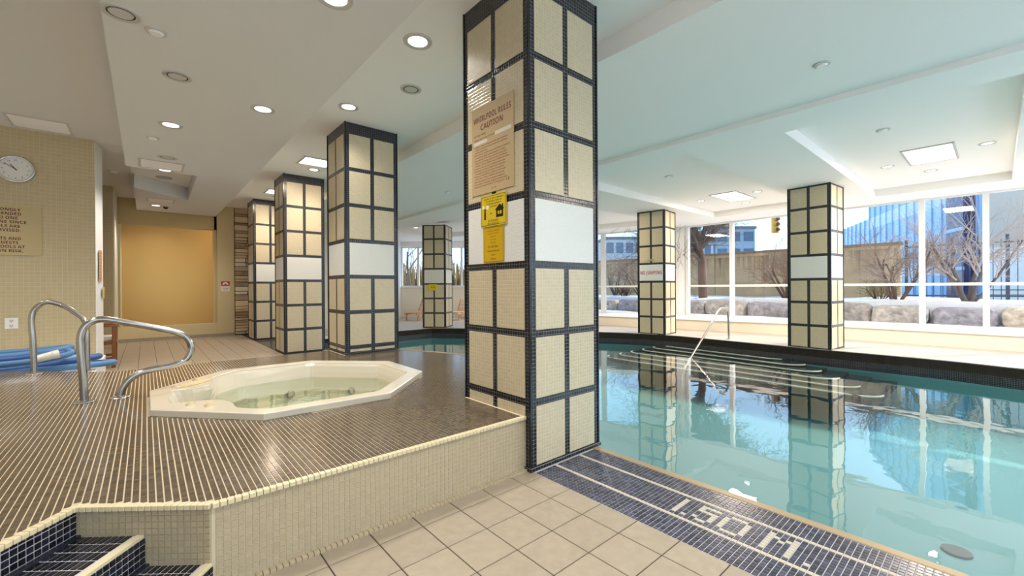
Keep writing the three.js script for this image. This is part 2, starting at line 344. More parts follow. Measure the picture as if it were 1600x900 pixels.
// submerged entry steps with pale nosings
{
  const t = thing('pool_steps', 'curved black pool entry steps with pale nosing lines under the far pool edge', 'steps');
  for (let k = 0; k < 6; k++) {
    const out = 0.06 + 0.34 * k, y = WATER - 0.015 - k * 0.035, zl = -5.95 - k * 0.12, zr = -2.95 + k * 0.35, xi = 10.6, pts = [], r = 0.38;
    const xo = 10.44 - out, xr = 10.3 - out;
    for (let a = 0; a <= 8; a++) { const f = a / 8 * Math.PI / 2; pts.push([xo + r * 0.8 - r * 0.8 * Math.sin(f), zl + r - r * Math.cos(f)]); }
    for (let a = 0; a <= 8; a++) { const f = a / 8 * Math.PI / 2; pts.push([xr + r * 0.8 - r * 0.8 * Math.cos(f), zr - r + r * Math.sin(f)]); }
    part(t, 'step', slab([[xi, zl], ...pts, [xi, zr]], y - 0.1, y - 0.012), M.poolBand);
    part(t, 'nosing', tube(pts.map(([x, z]) => [x + 0.01, y - 0.012, z]), 0.017, 60, 6, false, 0.1), M.nosing);
  }
}

// ------------------------------------------------------------------ whirlpool deck and its steps
const tubOuter = [[0.615, -3.35], [1.53, -3.31], [2.18, -3.95], [2.19, -4.76], [1.51, -5.45], [0.65, -5.47], [0.02, -4.78], [0.02, -4.02]];
const shrink = (poly, k) => { const cx = 1.1, cz = -4.38; return poly.map(([x, z]) => [cx + (x - cx) * k, cz + (z - cz) * k]); };
const deck = struct('whirlpool_deck');
part(deck, 'deck_body', slab(deckPoly, 0, DECK - 0.003, [shrink(tubOuter, 0.95)]), M.groutBrown);
mosaic(deck, [-2.2, DECK - 0.003, -7.37], [0, 0, 1], [1, 0, 0], 214, 204, {
  mats: M.deckTile, pick: three, lone: 150, minPx: 10, gap: 0.0042, gapA: 0.0014,
  keep: (i, j, c) => inside(deckPoly, c.x - P, c.z) && inside(deckPoly, c.x + P * 0.8, c.z) && inside(deckPoly, c.x, c.z + P * 1.2) && inside(deckPoly, c.x, c.z - P * 0.4) && !inside(shrink(tubOuter, 1.005), c.x, c.z) && !(c.x > 2.05 && c.x < 2.86 && c.z < -5.86),
});
{
  const edge = (name, p, q, mat = M.trim, r = 0.014, n = 0) => {
    const L = Math.hypot(q[0] - p[0], q[1] - p[1]), c = Math.max(1, Math.round(L / P)), gs = [];
    for (let i = 0; i < c; i++) {
      const a = along(p, [(q[0] - p[0]) / L, (q[1] - p[1]) / L], L * i / c + 0.0012), b = along(p, [(q[0] - p[0]) / L, (q[1] - p[1]) / L], L * (i + 1) / c - 0.0012);
      gs.push(beam([a[0], DECK - 0.009, a[1]], [b[0], DECK - 0.009, b[1]], 0.034, 0.022));
    }
    stuffPart(deck, name, merge(gs), mat);
  };
  edge('edge_trim', K0, K1); edge('edge_trim', K1, K2); edge('edge_trim', K2, K4);
  for (let i = 0; i < bulge.length - 1; i++) part(deck, 'pool_side_trim', beam([bulge[i][0], DECK - 0.01, bulge[i][1]], [bulge[i + 1][0], DECK - 0.01, bulge[i + 1][1]], 0.05, 0.03), M.coping);
}
mosaic(deck, [K1[0] + 0.012, 0.012, K1[1]], [1, 0, 0], [0, 1, 0], 67, 13, { mats: M.creamTile, pick: three, lone: 300, minPx: 9.5 });
mosaic(deck, [K1[0] - 0.004, 0.012, K1[1] - 0.003], [-D1[0], 0, -D1[1]], [0, 1, 0], 21, 13, { mats: M.ochreTile, pick: three, lone: 270, minPx: 9.5, keep: () => true, h: -0.004 });
{ // cove where the beige face meets the floor
  const gs = []; for (let x = K1[0] + 0.05; x < 2.03; x += P) gs.push(beam([x + 0.001, 0.006, -2.196], [x + P - 0.001, 0.006, -2.196], 0.03, 0.016));
  stuffPart(deck, 'cove_tiles', merge(gs), M.creamTile[1]);
}
const steps = struct('whirlpool_steps');
{
  const len = 1.35, low = (k) => along(K2, D1, TREAD * k), R = DECK / 3;
  for (let k = 0; k < 2; k++) {
    const y = DECK - R * (k + 1), a = low(k), b = low(k + 1), c = along(b, D2, len), d = along(a, D2, len);
    part(steps, 'step_body', slab([a, b, c, d], 0, y - 0.003), M.groutGrey);
    const nt = Math.floor((TREAD - 0.05) / P);
    mosaic(steps, [...[a[0] + D1[0] * 0.026 + D2[0] * 0.004], y - 0.003, a[1] + D1[1] * 0.026 + D2[1] * 0.004], [D2[0], 0, D2[1]], [D1[0], 0, D1[1]], 24, nt, { mats: M.blackTile, pick: three, lone: 140, minPx: 9, pa: 2 * P, gap: 0.0045, gapA: 0.0045 });
    part(steps, 'nosing', beam([b[0] - D1[0] * 0.014, y - 0.008, b[1] - D1[1] * 0.014], [c[0] - D1[0] * 0.014, y - 0.008, c[1] - D1[1] * 0.014], 0.03, 0.02), M.trim);
    part(steps, 'cove', beam([a[0] + D1[0] * 0.01, y, a[1] + D1[1] * 0.01], [d[0] + D1[0] * 0.01, y, d[1] + D1[1] * 0.01], 0.03, 0.014), M.blackTile[2]);
  }
  for (let k = 0; k < 3; k++) {
    const y = DECK - R * (k + 1), a = low(k), e = along(a, D1, 0.002);
    part(steps, 'riser_bed', slab([a, e, along(e, D2, len), along(a, D2, len)], y, y + R - 0.02), M.groutGrey);
    mosaic(steps, [e[0], y + 0.008, e[1]], [D2[0], 0, D2[1]], [0, 1, 0], 48, 4, { mats: M.blackTile, pick: three, lone: 90, minPx: 9, gap: 0.0042, h: -0.004 });
  }
}

// ------------------------------------------------------------------ ceilings
const ceiling = struct('ceiling');
const roofPoly = [[-4.4, 4.2], [-4.4, -14.4], [6.2, -14.4], [6.2, -17.9], [8.7, -17.9], [12.4, -14.5], [WX + 0.5, -7.1], [WX + 0.5, 4.2]];
part(ceiling, 'roof_slab', slab(roofPoly, 3.6, 3.9), M.paint);
part(ceiling, 'low_soffit', slab([[1.48, 4.1], [-0.23, 4.1], [-0.23, -9.27], [0.7, -9.3], [0.74, -11.99], [-0.156, -11.12], [-0.16, -14.17], [1.48, -14.17]], SOFF, 3.601), M.soffitShadeTone);
part(ceiling, 'left_ceiling_shade_sheet', bx(-4.2, -0.2, 3.594, 3.6, -14.2, 4), M.leftShadeTone);  // thin sheet that carries the painted shade of the left ceiling
part(ceiling, 'pool_ceiling', slab([[3.24, 4.1], [3.24, -14.3], [5.83, -14.3], [5.83, 4.1]], POOLC, 3.601), M.paint);
const tray = (z0, z1) => [[6.48, z0], [12.85, z0], [12.85, z1], [6.48, z1]];
const trays = [tray(-1.87, 0.19), tray(-5.55, -3.15), tray(-9.3, -6.95), tray(1.5, 3.7)];
part(ceiling, 'window_side_ceiling', slab([[5.82, 4.1], [5.82, -14.3], [6.2, -14.3], [6.3, -17.7], [8.6, -17.7], [12.2, -14.5], [WX + 0.25, -7.1], [WX + 0.25, 4.1]], WINC, 3.601, [trays[0], trays[1], [[6.48, -6.95], [12.85, -6.95], [12.2, -9.3], [6.48, -9.3]], trays[3], [[6.9, -11], [10.6, -11], [9.2, -14.6], [6.9, -14.6]]]), M.paint);
part(ceiling, 'tray_ceiling', bx(6.3, 13.2, 3.52, 3.6, -15, 4), M.paint);

// ------------------------------------------------------------------ walls
part(struct('wall_left'), 'clock_wall_block', metre(slab([[-4.4, -9.07], [-0.575, -9.07], [-0.535, -9.55], [-4.4, -9.55]], 0, HIGH)), M.wallMosaic);
part(scene.getObjectByName('wall_left'), 'white_end_trim', slab([[-0.577, -9.062], [-0.572, -9.062], [-0.52, -9.56], [-0.56, -9.56]], 0, HIGH), M.whitePaint);
part(scene.getObjectByName('wall_left'), 'rear_wall_block', slab([[-4.4, -12.85], [-0.53, -12.85], [-0.53, -14.2], [-4.4, -14.2]], 0, HIGH), M.wallMosaic);
part(scene.getObjectByName('wall_left'), 'rear_end_trim', bx(-0.535, -0.51, 0, HIGH, -12.86, -14.16), M.creamWall);
part(scene.getObjectByName('wall_left'), 'side_wall', bx(-4.4, -4.2, -0.1, HIGH, -14.3, 4.2), M.creamWall);
single('white_ledge', slab([[-4.15, -7.365], [-0.47, -7.365], [-0.47, -9.055], [-4.15, -9.055]], 0, 0.3, [], 0.01), M.whitePaint, 'low white ledge under the blue hose along the clock wall', 'ledge');
const wallRear = struct('wall_rear');
part(wallRear, 'gold_panel_wall', slab([[-0.53, -14.17], [1.9, -14.17], [1.9, -14.4], [-0.53, -14.4]], 0, 0.36), M.beigeWall);
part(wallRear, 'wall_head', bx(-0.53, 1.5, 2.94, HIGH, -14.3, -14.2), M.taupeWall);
part(wallRear, 'wall_backing', bx(-0.53, 6.4, 0, HIGH, -14.45, -14.3), M.beigeWall);
part(wallRear, 'wall_pier', bx(1.5, 1.9, 0, HIGH, -14.3, -14.15), M.beigeWall);
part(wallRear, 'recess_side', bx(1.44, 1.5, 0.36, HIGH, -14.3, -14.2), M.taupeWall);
part(wallRear, 'base_tiles', bx(-0.51, 1.9, 0, 0.08, -14.175, -14.14), M.floorTile[0]);
part(wallRear, 'plain_wall', bx(3.4, 6.4, 0, HIGH, -14.3, -14.17), M.creamWall);
const wallFar = struct('wall_far');
{
  const d = [cornerC[0] - cornerB[0], cornerC[1] - cornerB[1]], L = Math.hypot(...d), u = [d[0] / L, d[1] / L], o = [-u[1], u[0]]; // o points outwards or inwards
  const sgn = o[0] * -1 + o[1] * 1 > 0 ? -1 : 1, out = [o[0] * sgn, o[1] * sgn];
  const wall = (s0, s1, y0, y1, t0, t1, mat, name) => part(wallFar, name, slab([along(along(cornerB, u, s0), out, t0), along(along(cornerB, u, s1), out, t0), along(along(cornerB, u, s1), out, t1), along(along(cornerB, u, s0), out, t1)], y0, y1), mat);
  wall(-0.1, L, 0, 1.34, 0, 0.3, M.creamWall, 'parapet');
  wall(-0.1, L, 3.12, HIGH, 0, 0.3, M.paint, 'lintel');
  wall(-0.1, L, 1.32, 1.36, -0.06, 0.3, M.whitePaint, 'sill_board');
  const win = struct('window_13');
  const bit = (s, w, n, t0 = 0.12, t1 = 0.2, y0 = 1.36, y1 = 3.12) => { const q = slab([along(along(cornerB, u, s), out, t0), along(along(cornerB, u, s + w), out, t0), along(along(cornerB, u, s + w), out, t1), along(along(cornerB, u, s), out, t1)], y0, y1); return part(win, n, q, M.aluminium); };
  bit(0, 0.08, 'frame'); bit(1.75, 0.08, 'mullion'); bit(3.68, 0.09, 'mullion'); bit(L - 0.06, 0.06, 'frame'); bit(0, L, 'frame', 0.12, 0.2, 1.36, 1.4); bit(0, L, 'frame', 0.12, 0.2, 3.08, 3.12);
  for (const [a, b] of [[0.08, 1.75], [1.83, 3.68], [3.77, L - 0.06]]) part(win, 'pane', slab([along(along(cornerB, u, a), out, 0.16), along(along(cornerB, u, b), out, 0.16), along(along(cornerB, u, b), out, 0.161), along(along(cornerB, u, a), out, 0.161)], 1.4, 3.08), M.glass);
  part(wallFar, 'side_return', slab([cornerC, along(cornerC, out, 0.3), [6.1, -14.3], [6.35, -14.2]], 0, HIGH), M.whitePaint);
}
{
  const back = struct('wall_back_added_glazing');  // unseen end wall; its glazing is added to bring daylight onto the ceilings
  part(back, 'parapet', bx(-4.4, WX + 0.3, -0.2, 0.25, 4, 4.2), M.creamWall); part(back, 'lintel', bx(-4.4, WX + 0.3, 3.3, HIGH, 4, 4.2), M.paint);
  for (let i = 0; i < 10; i++) {
    const w = struct(`window_${i + 20}`), a = -4.3 + i * 1.83, b = a + 1.83;  // added windows, out of sight, letting in sun and sky
    part(w, 'mullion', bx(a - 0.05, a + 0.05, 0.25, 3.3, 4.02, 4.16), M.aluminium);
    part(w, 'transom', bx(a + 0.05, b - 0.05, 1.28, 1.34, 4.04, 4.14), M.aluminium);
    for (const [y0, y1] of [[0.25, 1.28], [1.34, 3.3]]) part(w, 'pane', bx(a + 0.05, b - 0.05, y0, y1, 4.09, 4.092), M.glass);
  }
}
// window wall: ledge, frames and panes
const wallRight = struct('wall_right');
part(wallRight, 'window_ledge', slab([...ledgeFront, [11.9, -14.4], [WX - 0.02, -7.15], [WX + 0.2, 4]], 0, 0.29), M.creamWall);
part(wallRight, 'ledge_top', slab([...ledgeFront.map(([x, z]) => [x - 0.03, z]), [11.9, -14.4], [WX - 0.02, -7.15], [WX + 0.2, 4]], 0.29, 0.315, [], 0.006), M.whitePaint);
part(wallRight, 'outside_base', bx(WX - 0.02, WX + 0.25, -0.3, 0.3, -7.15, 4.1), M.creamWall);
{
  let wn = 1;
  const seg = (A, dir, out, marksAt, y0, y1, wide = 0.1) => {
    const bar2 = (w, s0, s1, a, b, t0, t1, n) => part(w, n, slab([along(along(A, dir, s0), out, t0), along(along(A, dir, s1), out, t0), along(along(A, dir, s1), out, t1), along(along(A, dir, s0), out, t1)], a, b), M.aluminium);
    for (let i = 0; i < marksAt.length - 1; i++) {
      const w = struct(`window_${wn++}`), s = marksAt[i], e = marksAt[i + 1], h = wide / 2;
      bar2(w, s - h, s + h, y0, y1, -0.06, 0.1, 'mullion');
      if (i === marksAt.length - 2) bar2(w, e - h, e + h, y0, y1, -0.06, 0.1, 'mullion');
      bar2(w, s + h, e - h, y0, y0 + 0.05, -0.04, 0.08, 'bottom_rail');
      bar2(w, s + h, e - h, y1 - 0.04, y1, -0.04, 0.08, 'top_rail');
      bar2(w, s + h, e - h, 1.28, 1.345, -0.04, 0.08, 'transom');
      for (const [a, b] of [[y0 + 0.05, 1.28], [1.345, y1 - 0.04]]) {
        const p = along(along(A, dir, s + h), out, 0.02), q = along(along(A, dir, e - h), out, 0.02), r = along(q, out, 0.002), t = along(p, out, 0.002);
        part(w, 'pane', slab([p, q, r, t], a, b), M.glass);
      }
    }
  };
  wn = 1;
  seg([WX, 4], [0, -1], [1, 0], [0.06, 1.3, 2.75, 4.17, 5.19, 7.3, 9.53, 10.98], 0.31, WINC);
  const d = [cornerB[0] - cornerA[0], cornerB[1] - cornerA[1]], L = Math.hypot(...d), u = [d[0] / L, d[1] / L];
  wn = 10;
  seg(cornerA, u, [-u[1], u[0]], [0.2, 2.87, 5.2, L - 0.1], 0.31, WINC, 0.16);
  part(wallRight, 'corner_jamb', slab([[WX - 0.1, -7.4], [WX - 0.06, -7.05], [WX + 0.2, -7.05], [WX + 0.15, -7.42]], 0.3, WINC), M.whitePaint);
}

// ------------------------------------------------------------------ tiled columns
const boxCache = {};
function panelGeo(w, h) { const k = `${w.toFixed(4)},${h.toFixed(4)}`; return boxCache[k] ??= metre(new RoundedBoxGeometry(w, h, 0.008, 1, 0.002)); }
function makeColumn(label, group, pos, turn, W, D, y0, y1, bands, top, o = {}) {
  const t = thing('tiled_column', label, 'column', pos, turn, group), h = 2 * P;
  part(t, 'column_body', bx(0, W, y0, y1, -D, 0), M.darkMosaic);
  for (const [x, z] of [[0, 0], [W, 0], [0, -D], [W, -D]]) part(t, 'corner_bead', bx(x - 0.007, x + 0.007, y0, y1, z - 0.007, z + 0.007), M.blackTrim);
  if (o.cove !== false) part(t, 'base_cove', slab([[-0.015, 0.015], [W + 0.015, 0.015], [W + 0.015, -D - 0.015], [-0.015, -D - 0.015]], y0, y0 + 0.03, [], 0.006), M.darkMosaic);
  const rows = [[y0 + 0.035, bands[0] - h / 2]];
  for (let i = 0; i < bands.length; i++) rows.push([bands[i] + h / 2, i + 1 < bands.length ? bands[i + 1] - h / 2 : top]);
  const faces = [[[0, 0], [0, -1], D, -Math.PI / 2], [[0, 0], [1, 0], W, 0], [[W, 0], [0, -1], D, Math.PI / 2], [[0, -D], [1, 0], W, Math.PI]];
  faces.forEach(([a, u, w, rot], f) => rows.forEach(([lo, hi], r) => {
    if (hi - lo < 0.03) return;
    const wide = r === 3, pieces = wide ? [[h, w - h]] : [[h, w / 2 - P], [w / 2 + P, w - h]];
    for (const [s, e] of pieces) {
      const m = part(t, wide ? 'plain_panel' : 'mosaic_panel', panelGeo(e - s, hi - lo), wide && !o.mosaicWide ? M.roughWhite : wide ? M.roughWhite : M.beigeMosaic);
      m.position.set(a[0] + u[0] * (s + e) / 2, (lo + hi) / 2, a[1] + u[1] * (s + e) / 2); m.rotation.y = rot;
    }
  }));
  return t;
}
const bandsL = [0.481, 0.9685, 1.4625, 1.963, 2.457, 2.954], bandsR = [0.48, 0.958, 1.43, 1.92, 2.4, 2.89];
const GL = 'tiled columns along the whirlpool', GR = 'tiled columns along the windows';
makeColumn('large beige and black tiled column carrying the whirlpool rules sign', GL, [2.039, 0, -2.156], 0, 0.762, 0.789, 0, HIGH, bandsL, 3.419);
makeColumn('beige and black tiled column standing on the brown whirlpool deck behind the tub', GL, [2.08, 0, -5.876], 0, 0.762, 0.74, DECK, HIGH, bandsL.map((b) => b), 3.44);
makeColumn('beige and black tiled column just behind the one on the whirlpool deck', GL, [2.08, 0, -9.295], 0, 0.762, 0.75, 0, HIGH, bandsL, 3.44, { cove: false });
makeColumn('beige and black tiled column beside the stacked stone wall', GL, [2.08, 0, -12.4], 0, 0.762, 0.75, 0, HIGH, bandsL, 3.46, { cove: false });
const colR = makeColumn('bare tiled column by the pool nearest the blue building, without a sign', GR, [10.29, 0, -2.18], rad(-5), 0.735, 0.76, 0, WINC, bandsR, 3.32, { cove: false });
const colM = makeColumn('tiled column by the windows lettered no jumping', GR, [10.428, 0, -5.804], rad(7), 0.735, 0.76, 0, WINC, bandsR, 3.32, { cove: false });
const colF = makeColumn('far tiled column with a small yellow notice, before the wooden loungers', GR, [7.35, 0, -11.75], rad(40.6), 0.745, 0.77, 0, WINC, bandsR, 3.32, { cove: false });

// ------------------------------------------------------------------ signs and notices
const T = (g, s, x, y, f, c, align = 'center', maxW) => { g.font = f; g.fillStyle = c; g.textAlign = align; g.textBaseline = 'middle'; maxW ? g.fillText(s, x, y, maxW) : g.fillText(s, x, y); };
function sign(name, label, w, h, draw, plateMat, pos, turn, { px = 900, d = 0.006, group, rough = 0.4, parent = 'printed_face' } = {}) {
  const t = thing(name, label, 'sign', pos, turn, group);
  part(t, 'plate', new RoundedBoxGeometry(w, h, d, 1, Math.min(0.002, d / 3)), plateMat);
  const k = Math.min(px, 1024 / Math.max(w, h)), c = canvas(Math.max(8, Math.round(w * k)), Math.max(8, Math.round(h * k)), (g, W, H) => draw(g, W, H));
  const tx = new THREE.CanvasTexture(c); tx.colorSpace = THREE.SRGBColorSpace; tx.magFilter = THREE.LinearFilter;
  part(t, parent, new THREE.PlaneGeometry(w * 0.996, h * 0.996).translate(0, 0, d / 2 + 0.0006), std({ map: tx, roughness: rough }));
  return t;
}
const RED = '#6c0a12', BROWNRED = '#5e1810';
const LEFT = -Math.PI / 2; // faces -x
sign('rules_sign', 'tall tan rules sign headed whirlpool rules caution on the large column', 0.52, 0.70, (g, W, H) => {
  g.fillStyle = '#bfa67c'; g.fillRect(0, 0, W, H);
  T(g, 'WHIRLPOOL RULES', W * 0.5, H * 0.135, `bold ${H * 0.092}px sans-serif`, RED, 'center', W * 0.9);
  T(g, 'CAUTION', W * 0.5, H * 0.235, `bold ${H * 0.092}px sans-serif`, RED, 'center', W * 0.6);
  T(g, 'For Your Safety:', W * 0.06, H * 0.315, `bold ${H * 0.03}px sans-serif`, BROWNRED, 'left');
  T(g, 'Children under the age of 12 are not', W * 0.06, H * 0.365, `bold ${H * 0.026}px sans-serif`, BROWNRED, 'left', W * 0.52);
  g.fillStyle = '#d9d6cc'; g.fillRect(W * 0.58, H * 0.345, W * 0.37, H * 0.04); g.fillRect(W * 0.05, H * 0.385, W * 0.34, H * 0.036);
  const L = ['1 Pregnant women and persons with known health or', '   medical conditions should consult with a physician', '   before using the spa.', '2 Do not use the spa while under the influence of alcohol or', '   of stimulating drugs causing sleepiness or other.', '3 Overexposure in hot water may cause nausea and', '   dizziness and fainting. Spend no more than fifteen', '   minutes in the spa. Shower and cool down and return.', '4 Do not use the spa alone or without supervision.', '5 All bathers must take a shower before entering', '   the whirlpool using warm water and soap first.', '6 No person shall pollute the water in any manner', '   and no food or drink is allowed in the spa area.', '7 Know the location of the emergency telephone.', '8 No running or horseplay. No glass containers here.', '9 Maximum number of bathers in the spa pool is'];
  L.forEach((s, i) => T(g, s, W * 0.06, H * (0.445 + i * 0.0305), `bold ${H * 0.0235}px sans-serif`, BROWNRED, 'left', W * 0.86));
  T(g, '1 2', W * 0.86, H * 0.905, `bold ${H * 0.045}px sans-serif`, '#5c1c1a');
  T(g, 'No. 100', W * 0.55, H * 0.955, `${H * 0.025}px sans-serif`, BROWNRED);
}, std({ color: lin(190, 166, 124), roughness: 0.4 }), [2.031, 2.39, -2.565], LEFT);
sign('yellow_notice', 'yellow notice with a person and a house symbol below the rules sign', 0.31, 0.245, (g, W, H) => {
  g.fillStyle = '#d6b92a'; g.fillRect(0, 0, W, H); g.strokeStyle = '#2a2410'; g.lineWidth = W * 0.012; g.strokeRect(W * 0.03, H * 0.04, W * 0.94, H * 0.92);
  ['CAUTION: IN CASE OF EMERGENCY', 'OR IF MISSING PLEASE CALL', 'TELEPHONE NUMBER OR', 'ASSISTANCE'].forEach((s, i) => T(g, s, W * 0.52, H * (0.12 + i * 0.085), `bold ${H * 0.062}px sans-serif`, '#2a2410', 'center', W * (0.78 - i * 0.08)));
  g.fillStyle = '#1c1a12'; g.fillRect(W * 0.62, H * 0.5, W * 0.27, H * 0.25); g.beginPath(); g.moveTo(W * 0.57, H * 0.52); g.lineTo(W * 0.755, H * 0.34); g.lineTo(W * 0.94, H * 0.52); g.fill(); g.fillRect(W * 0.84, H * 0.36, W * 0.05, H * 0.12);
  g.fillStyle = '#d6b92a'; g.fillRect(W * 0.68, H * 0.56, W * 0.06, H * 0.1); g.fillRect(W * 0.77, H * 0.56, W * 0.06, H * 0.1);
  g.fillStyle = '#1c1a12'; g.beginPath(); g.arc(W * 0.17, H * 0.46, W * 0.035, 0, 7); g.fill(); g.fillRect(W * 0.135, H * 0.51, W * 0.07, H * 0.26);
  g.fillStyle = '#f4efcf'; g.beginPath(); g.arc(W * 0.1, H * 0.36, W * 0.045, 0, 7); g.arc(W * 0.27, H * 0.38, W * 0.055, 0, 7); g.fill();
  T(g, 'OR', W * 0.42, H * 0.6, `bold ${H * 0.07}px sans-serif`, '#2a2410');
  T(g, 'IN ALGOMA', W * 0.5, H * 0.83, `bold ${H * 0.085}px serif`, '#2a2410', 'center', W * 0.6); T(g, 'BUILDING 24', W * 0.5, H * 0.92, `bold ${H * 0.085}px serif`, '#2a2410', 'center', W * 0.72);
}, std({ color: lin(214, 185, 42), roughness: 0.3 }), [2.027, 1.897, -2.546], LEFT, { rough: 0.25 });
sign('yellow_notice', 'lower amber yellow notice of small print hanging under the house symbol notice', 0.25, 0.275, (g, W, H) => {
  g.fillStyle = '#cfa516'; g.fillRect(0, 0, W, H);
  ['in emergency telephone', 'number 911 for fire or', 'police call', 'from phone', 'located near'].forEach((s, i) => T(g, s, W * 0.5, H * (0.1 + i * 0.085), `${H * 0.05}px sans-serif`, '#3a2c08', 'center', W * (0.84 - i * 0.07)));
  T(g, '225  BEVERLY', W * 0.5, H * 0.56, `bold ${H * 0.07}px serif`, '#2a2008', 'center', W * 0.9); T(g, 'WELLINGTON RD', W * 0.5, H * 0.68, `bold ${H * 0.06}px serif`, '#2a2008', 'center', W * 0.85);
  T(g, 'LEVEL', W * 0.5, H * 0.79, `bold ${H * 0.055}px serif`, '#2a2008'); T(g, 'PHONES', W * 0.5, H * 0.9, `bold ${H * 0.06}px serif`, '#2a2008');
  g.strokeStyle = '#4a3a0c'; g.lineWidth = W * 0.012; g.strokeRect(W * 0.02, H * 0.02, W * 0.96, H * 0.96);
}, std({ color: lin(207, 165, 22), roughness: 0.3 }), [2.03, 1.632, -2.551], LEFT, { rough: 0.25 });
const onColumn = (c, x, y, z, out) => { const v = V(x, y, z).applyAxisAngle(V(0, 1, 0), c.rotation.y).add(c.position); return [v.x, v.y, v.z]; };
sign('no_jumping_sign', 'white sign with red letters reading no jumping on a window side column', 0.65, 0.42, (g, W, H) => {
  g.fillStyle = '#dcdcd8'; g.fillRect(0, 0, W, H); T(g, 'NO JUMPING', W * 0.5, H * 0.5, `bold ${H * 0.32}px sans-serif`, '#9c0a2a', 'center', W * 0.96);
}, M.whitePaint, onColumn(colM, -0.01, 1.675, -0.38), LEFT + colM.rotation.y);
sign('diving_label', 'narrow beige label with black lettering above the no jumping sign', 0.36, 0.05, (g, W, H) => { g.fillStyle = '#cdbf98'; g.fillRect(0, 0, W, H); T(g, 'NO DIVING', W / 2, H / 2, `bold ${H * 0.7}px sans-serif`, '#2c2620', 'center', W * 0.9); }, M.whitePaint, onColumn(colM, -0.012, 2.02, -0.38), LEFT + colM.rotation.y);
sign('column_notice', 'small yellow notice on the far column beside the wooden loungers', 0.3, 0.2, (g, W, H) => { g.fillStyle = '#e2c21c'; g.fillRect(0, 0, W, H); T(g, 'CAUTION', W / 2, H * 0.3, `bold ${H * 0.18}px sans-serif`, '#4a3c10'); T(g, 'WATER', W / 2, H * 0.55, `bold ${H * 0.26}px sans-serif`, '#1c1808'); T(g, 'DEPTH', W / 2, H * 0.8, `${H * 0.14}px sans-serif`, '#4a3c10'); }, std({ color: lin(226, 194, 28) }), onColumn(colF, -0.012, 1.32, -0.42), LEFT + colF.rotation.y);
sign('swim_notice', 'tan wall sign in dark red capitals advising against swimming alone', 0.74, 0.7, (g, W, H) => {
  g.fillStyle = '#c4b080'; g.fillRect(0, 0, W, H);
  ['IT IS STRONGLY', 'RECOMMENDED', 'THAT NO ONE', 'SWIM ALONE SINCE', 'THE POOLS ARE', 'UNSUPERVISED.', '', 'RESIDENTS AND', 'THEIR GUESTS', 'USE THE POOLS AT', 'THEIR OWN RISK.'].forEach((s, i) => s && T(g, s, W * 0.44, H * (0.085 + i * 0.083), `bold ${H * 0.082}px sans-serif`, '#5c060c', 'center', W * 0.88));
}, std({ color: lin(205, 184, 134), roughness: 0.5 }), [-1.495, 2.147, -9.062], 0);
sign('phone_sign', 'red and white emergency telephone sign on the wall right of the gold panel', 0.2, 0.28, (g, W, H) => {
  g.fillStyle = '#f2f0ea'; g.fillRect(0, 0, W, H); g.fillStyle = '#b01c28'; g.fillRect(0, 0, W, H * 0.46);
  g.fillStyle = '#f6f4f0'; g.beginPath(); g.moveTo(W * 0.15, H * 0.34); g.quadraticCurveTo(W * 0.15, H * 0.08, W * 0.5, H * 0.08); g.quadraticCurveTo(W * 0.85, H * 0.08, W * 0.85, H * 0.34); g.lineTo(W * 0.64, H * 0.34); g.quadraticCurveTo(W * 0.62, H * 0.22, W * 0.5, H * 0.22); g.quadraticCurveTo(W * 0.38, H * 0.22, W * 0.36, H * 0.34); g.fill();
  T(g, 'EMERGENCY', W / 2, H * 0.56, `bold ${H * 0.09}px sans-serif`, '#a01c28', 'center', W * 0.9); T(g, 'TELEPHONE', W / 2, H * 0.7, `bold ${H * 0.09}px sans-serif`, '#a01c28', 'center', W * 0.9); T(g, 'DIAL 911', W / 2, H * 0.86, `bold ${H * 0.1}px sans-serif`, '#a01c28', 'center', W * 0.8);
}, M.whitePaint, [1.687, 1.38, -14.145], 0);
sign('paper_notice', 'upper orange paper notice on the white end of the clock wall', 0.24, 0.5, (g, W, H) => { g.fillStyle = '#d8a468'; g.fillRect(0, 0, W, H); g.fillStyle = '#b87838'; for (let i = 0; i < 9; i++) g.fillRect(W * 0.1, H * (0.08 + i * 0.1), W * 0.8, H * 0.03); }, M.whitePaint, [-0.535, 1.68, -9.3], Math.PI / 2 - 0.06, { d: 0.004 });
sign('paper_notice', 'lower small yellow notice on the white end of the clock wall', 0.16, 0.18, (g, W, H) => { g.fillStyle = '#e2c030'; g.fillRect(0, 0, W, H); }, M.whitePaint, [-0.51, 1.26, -9.45], Math.PI / 2 - 0.06, { d: 0.004 });

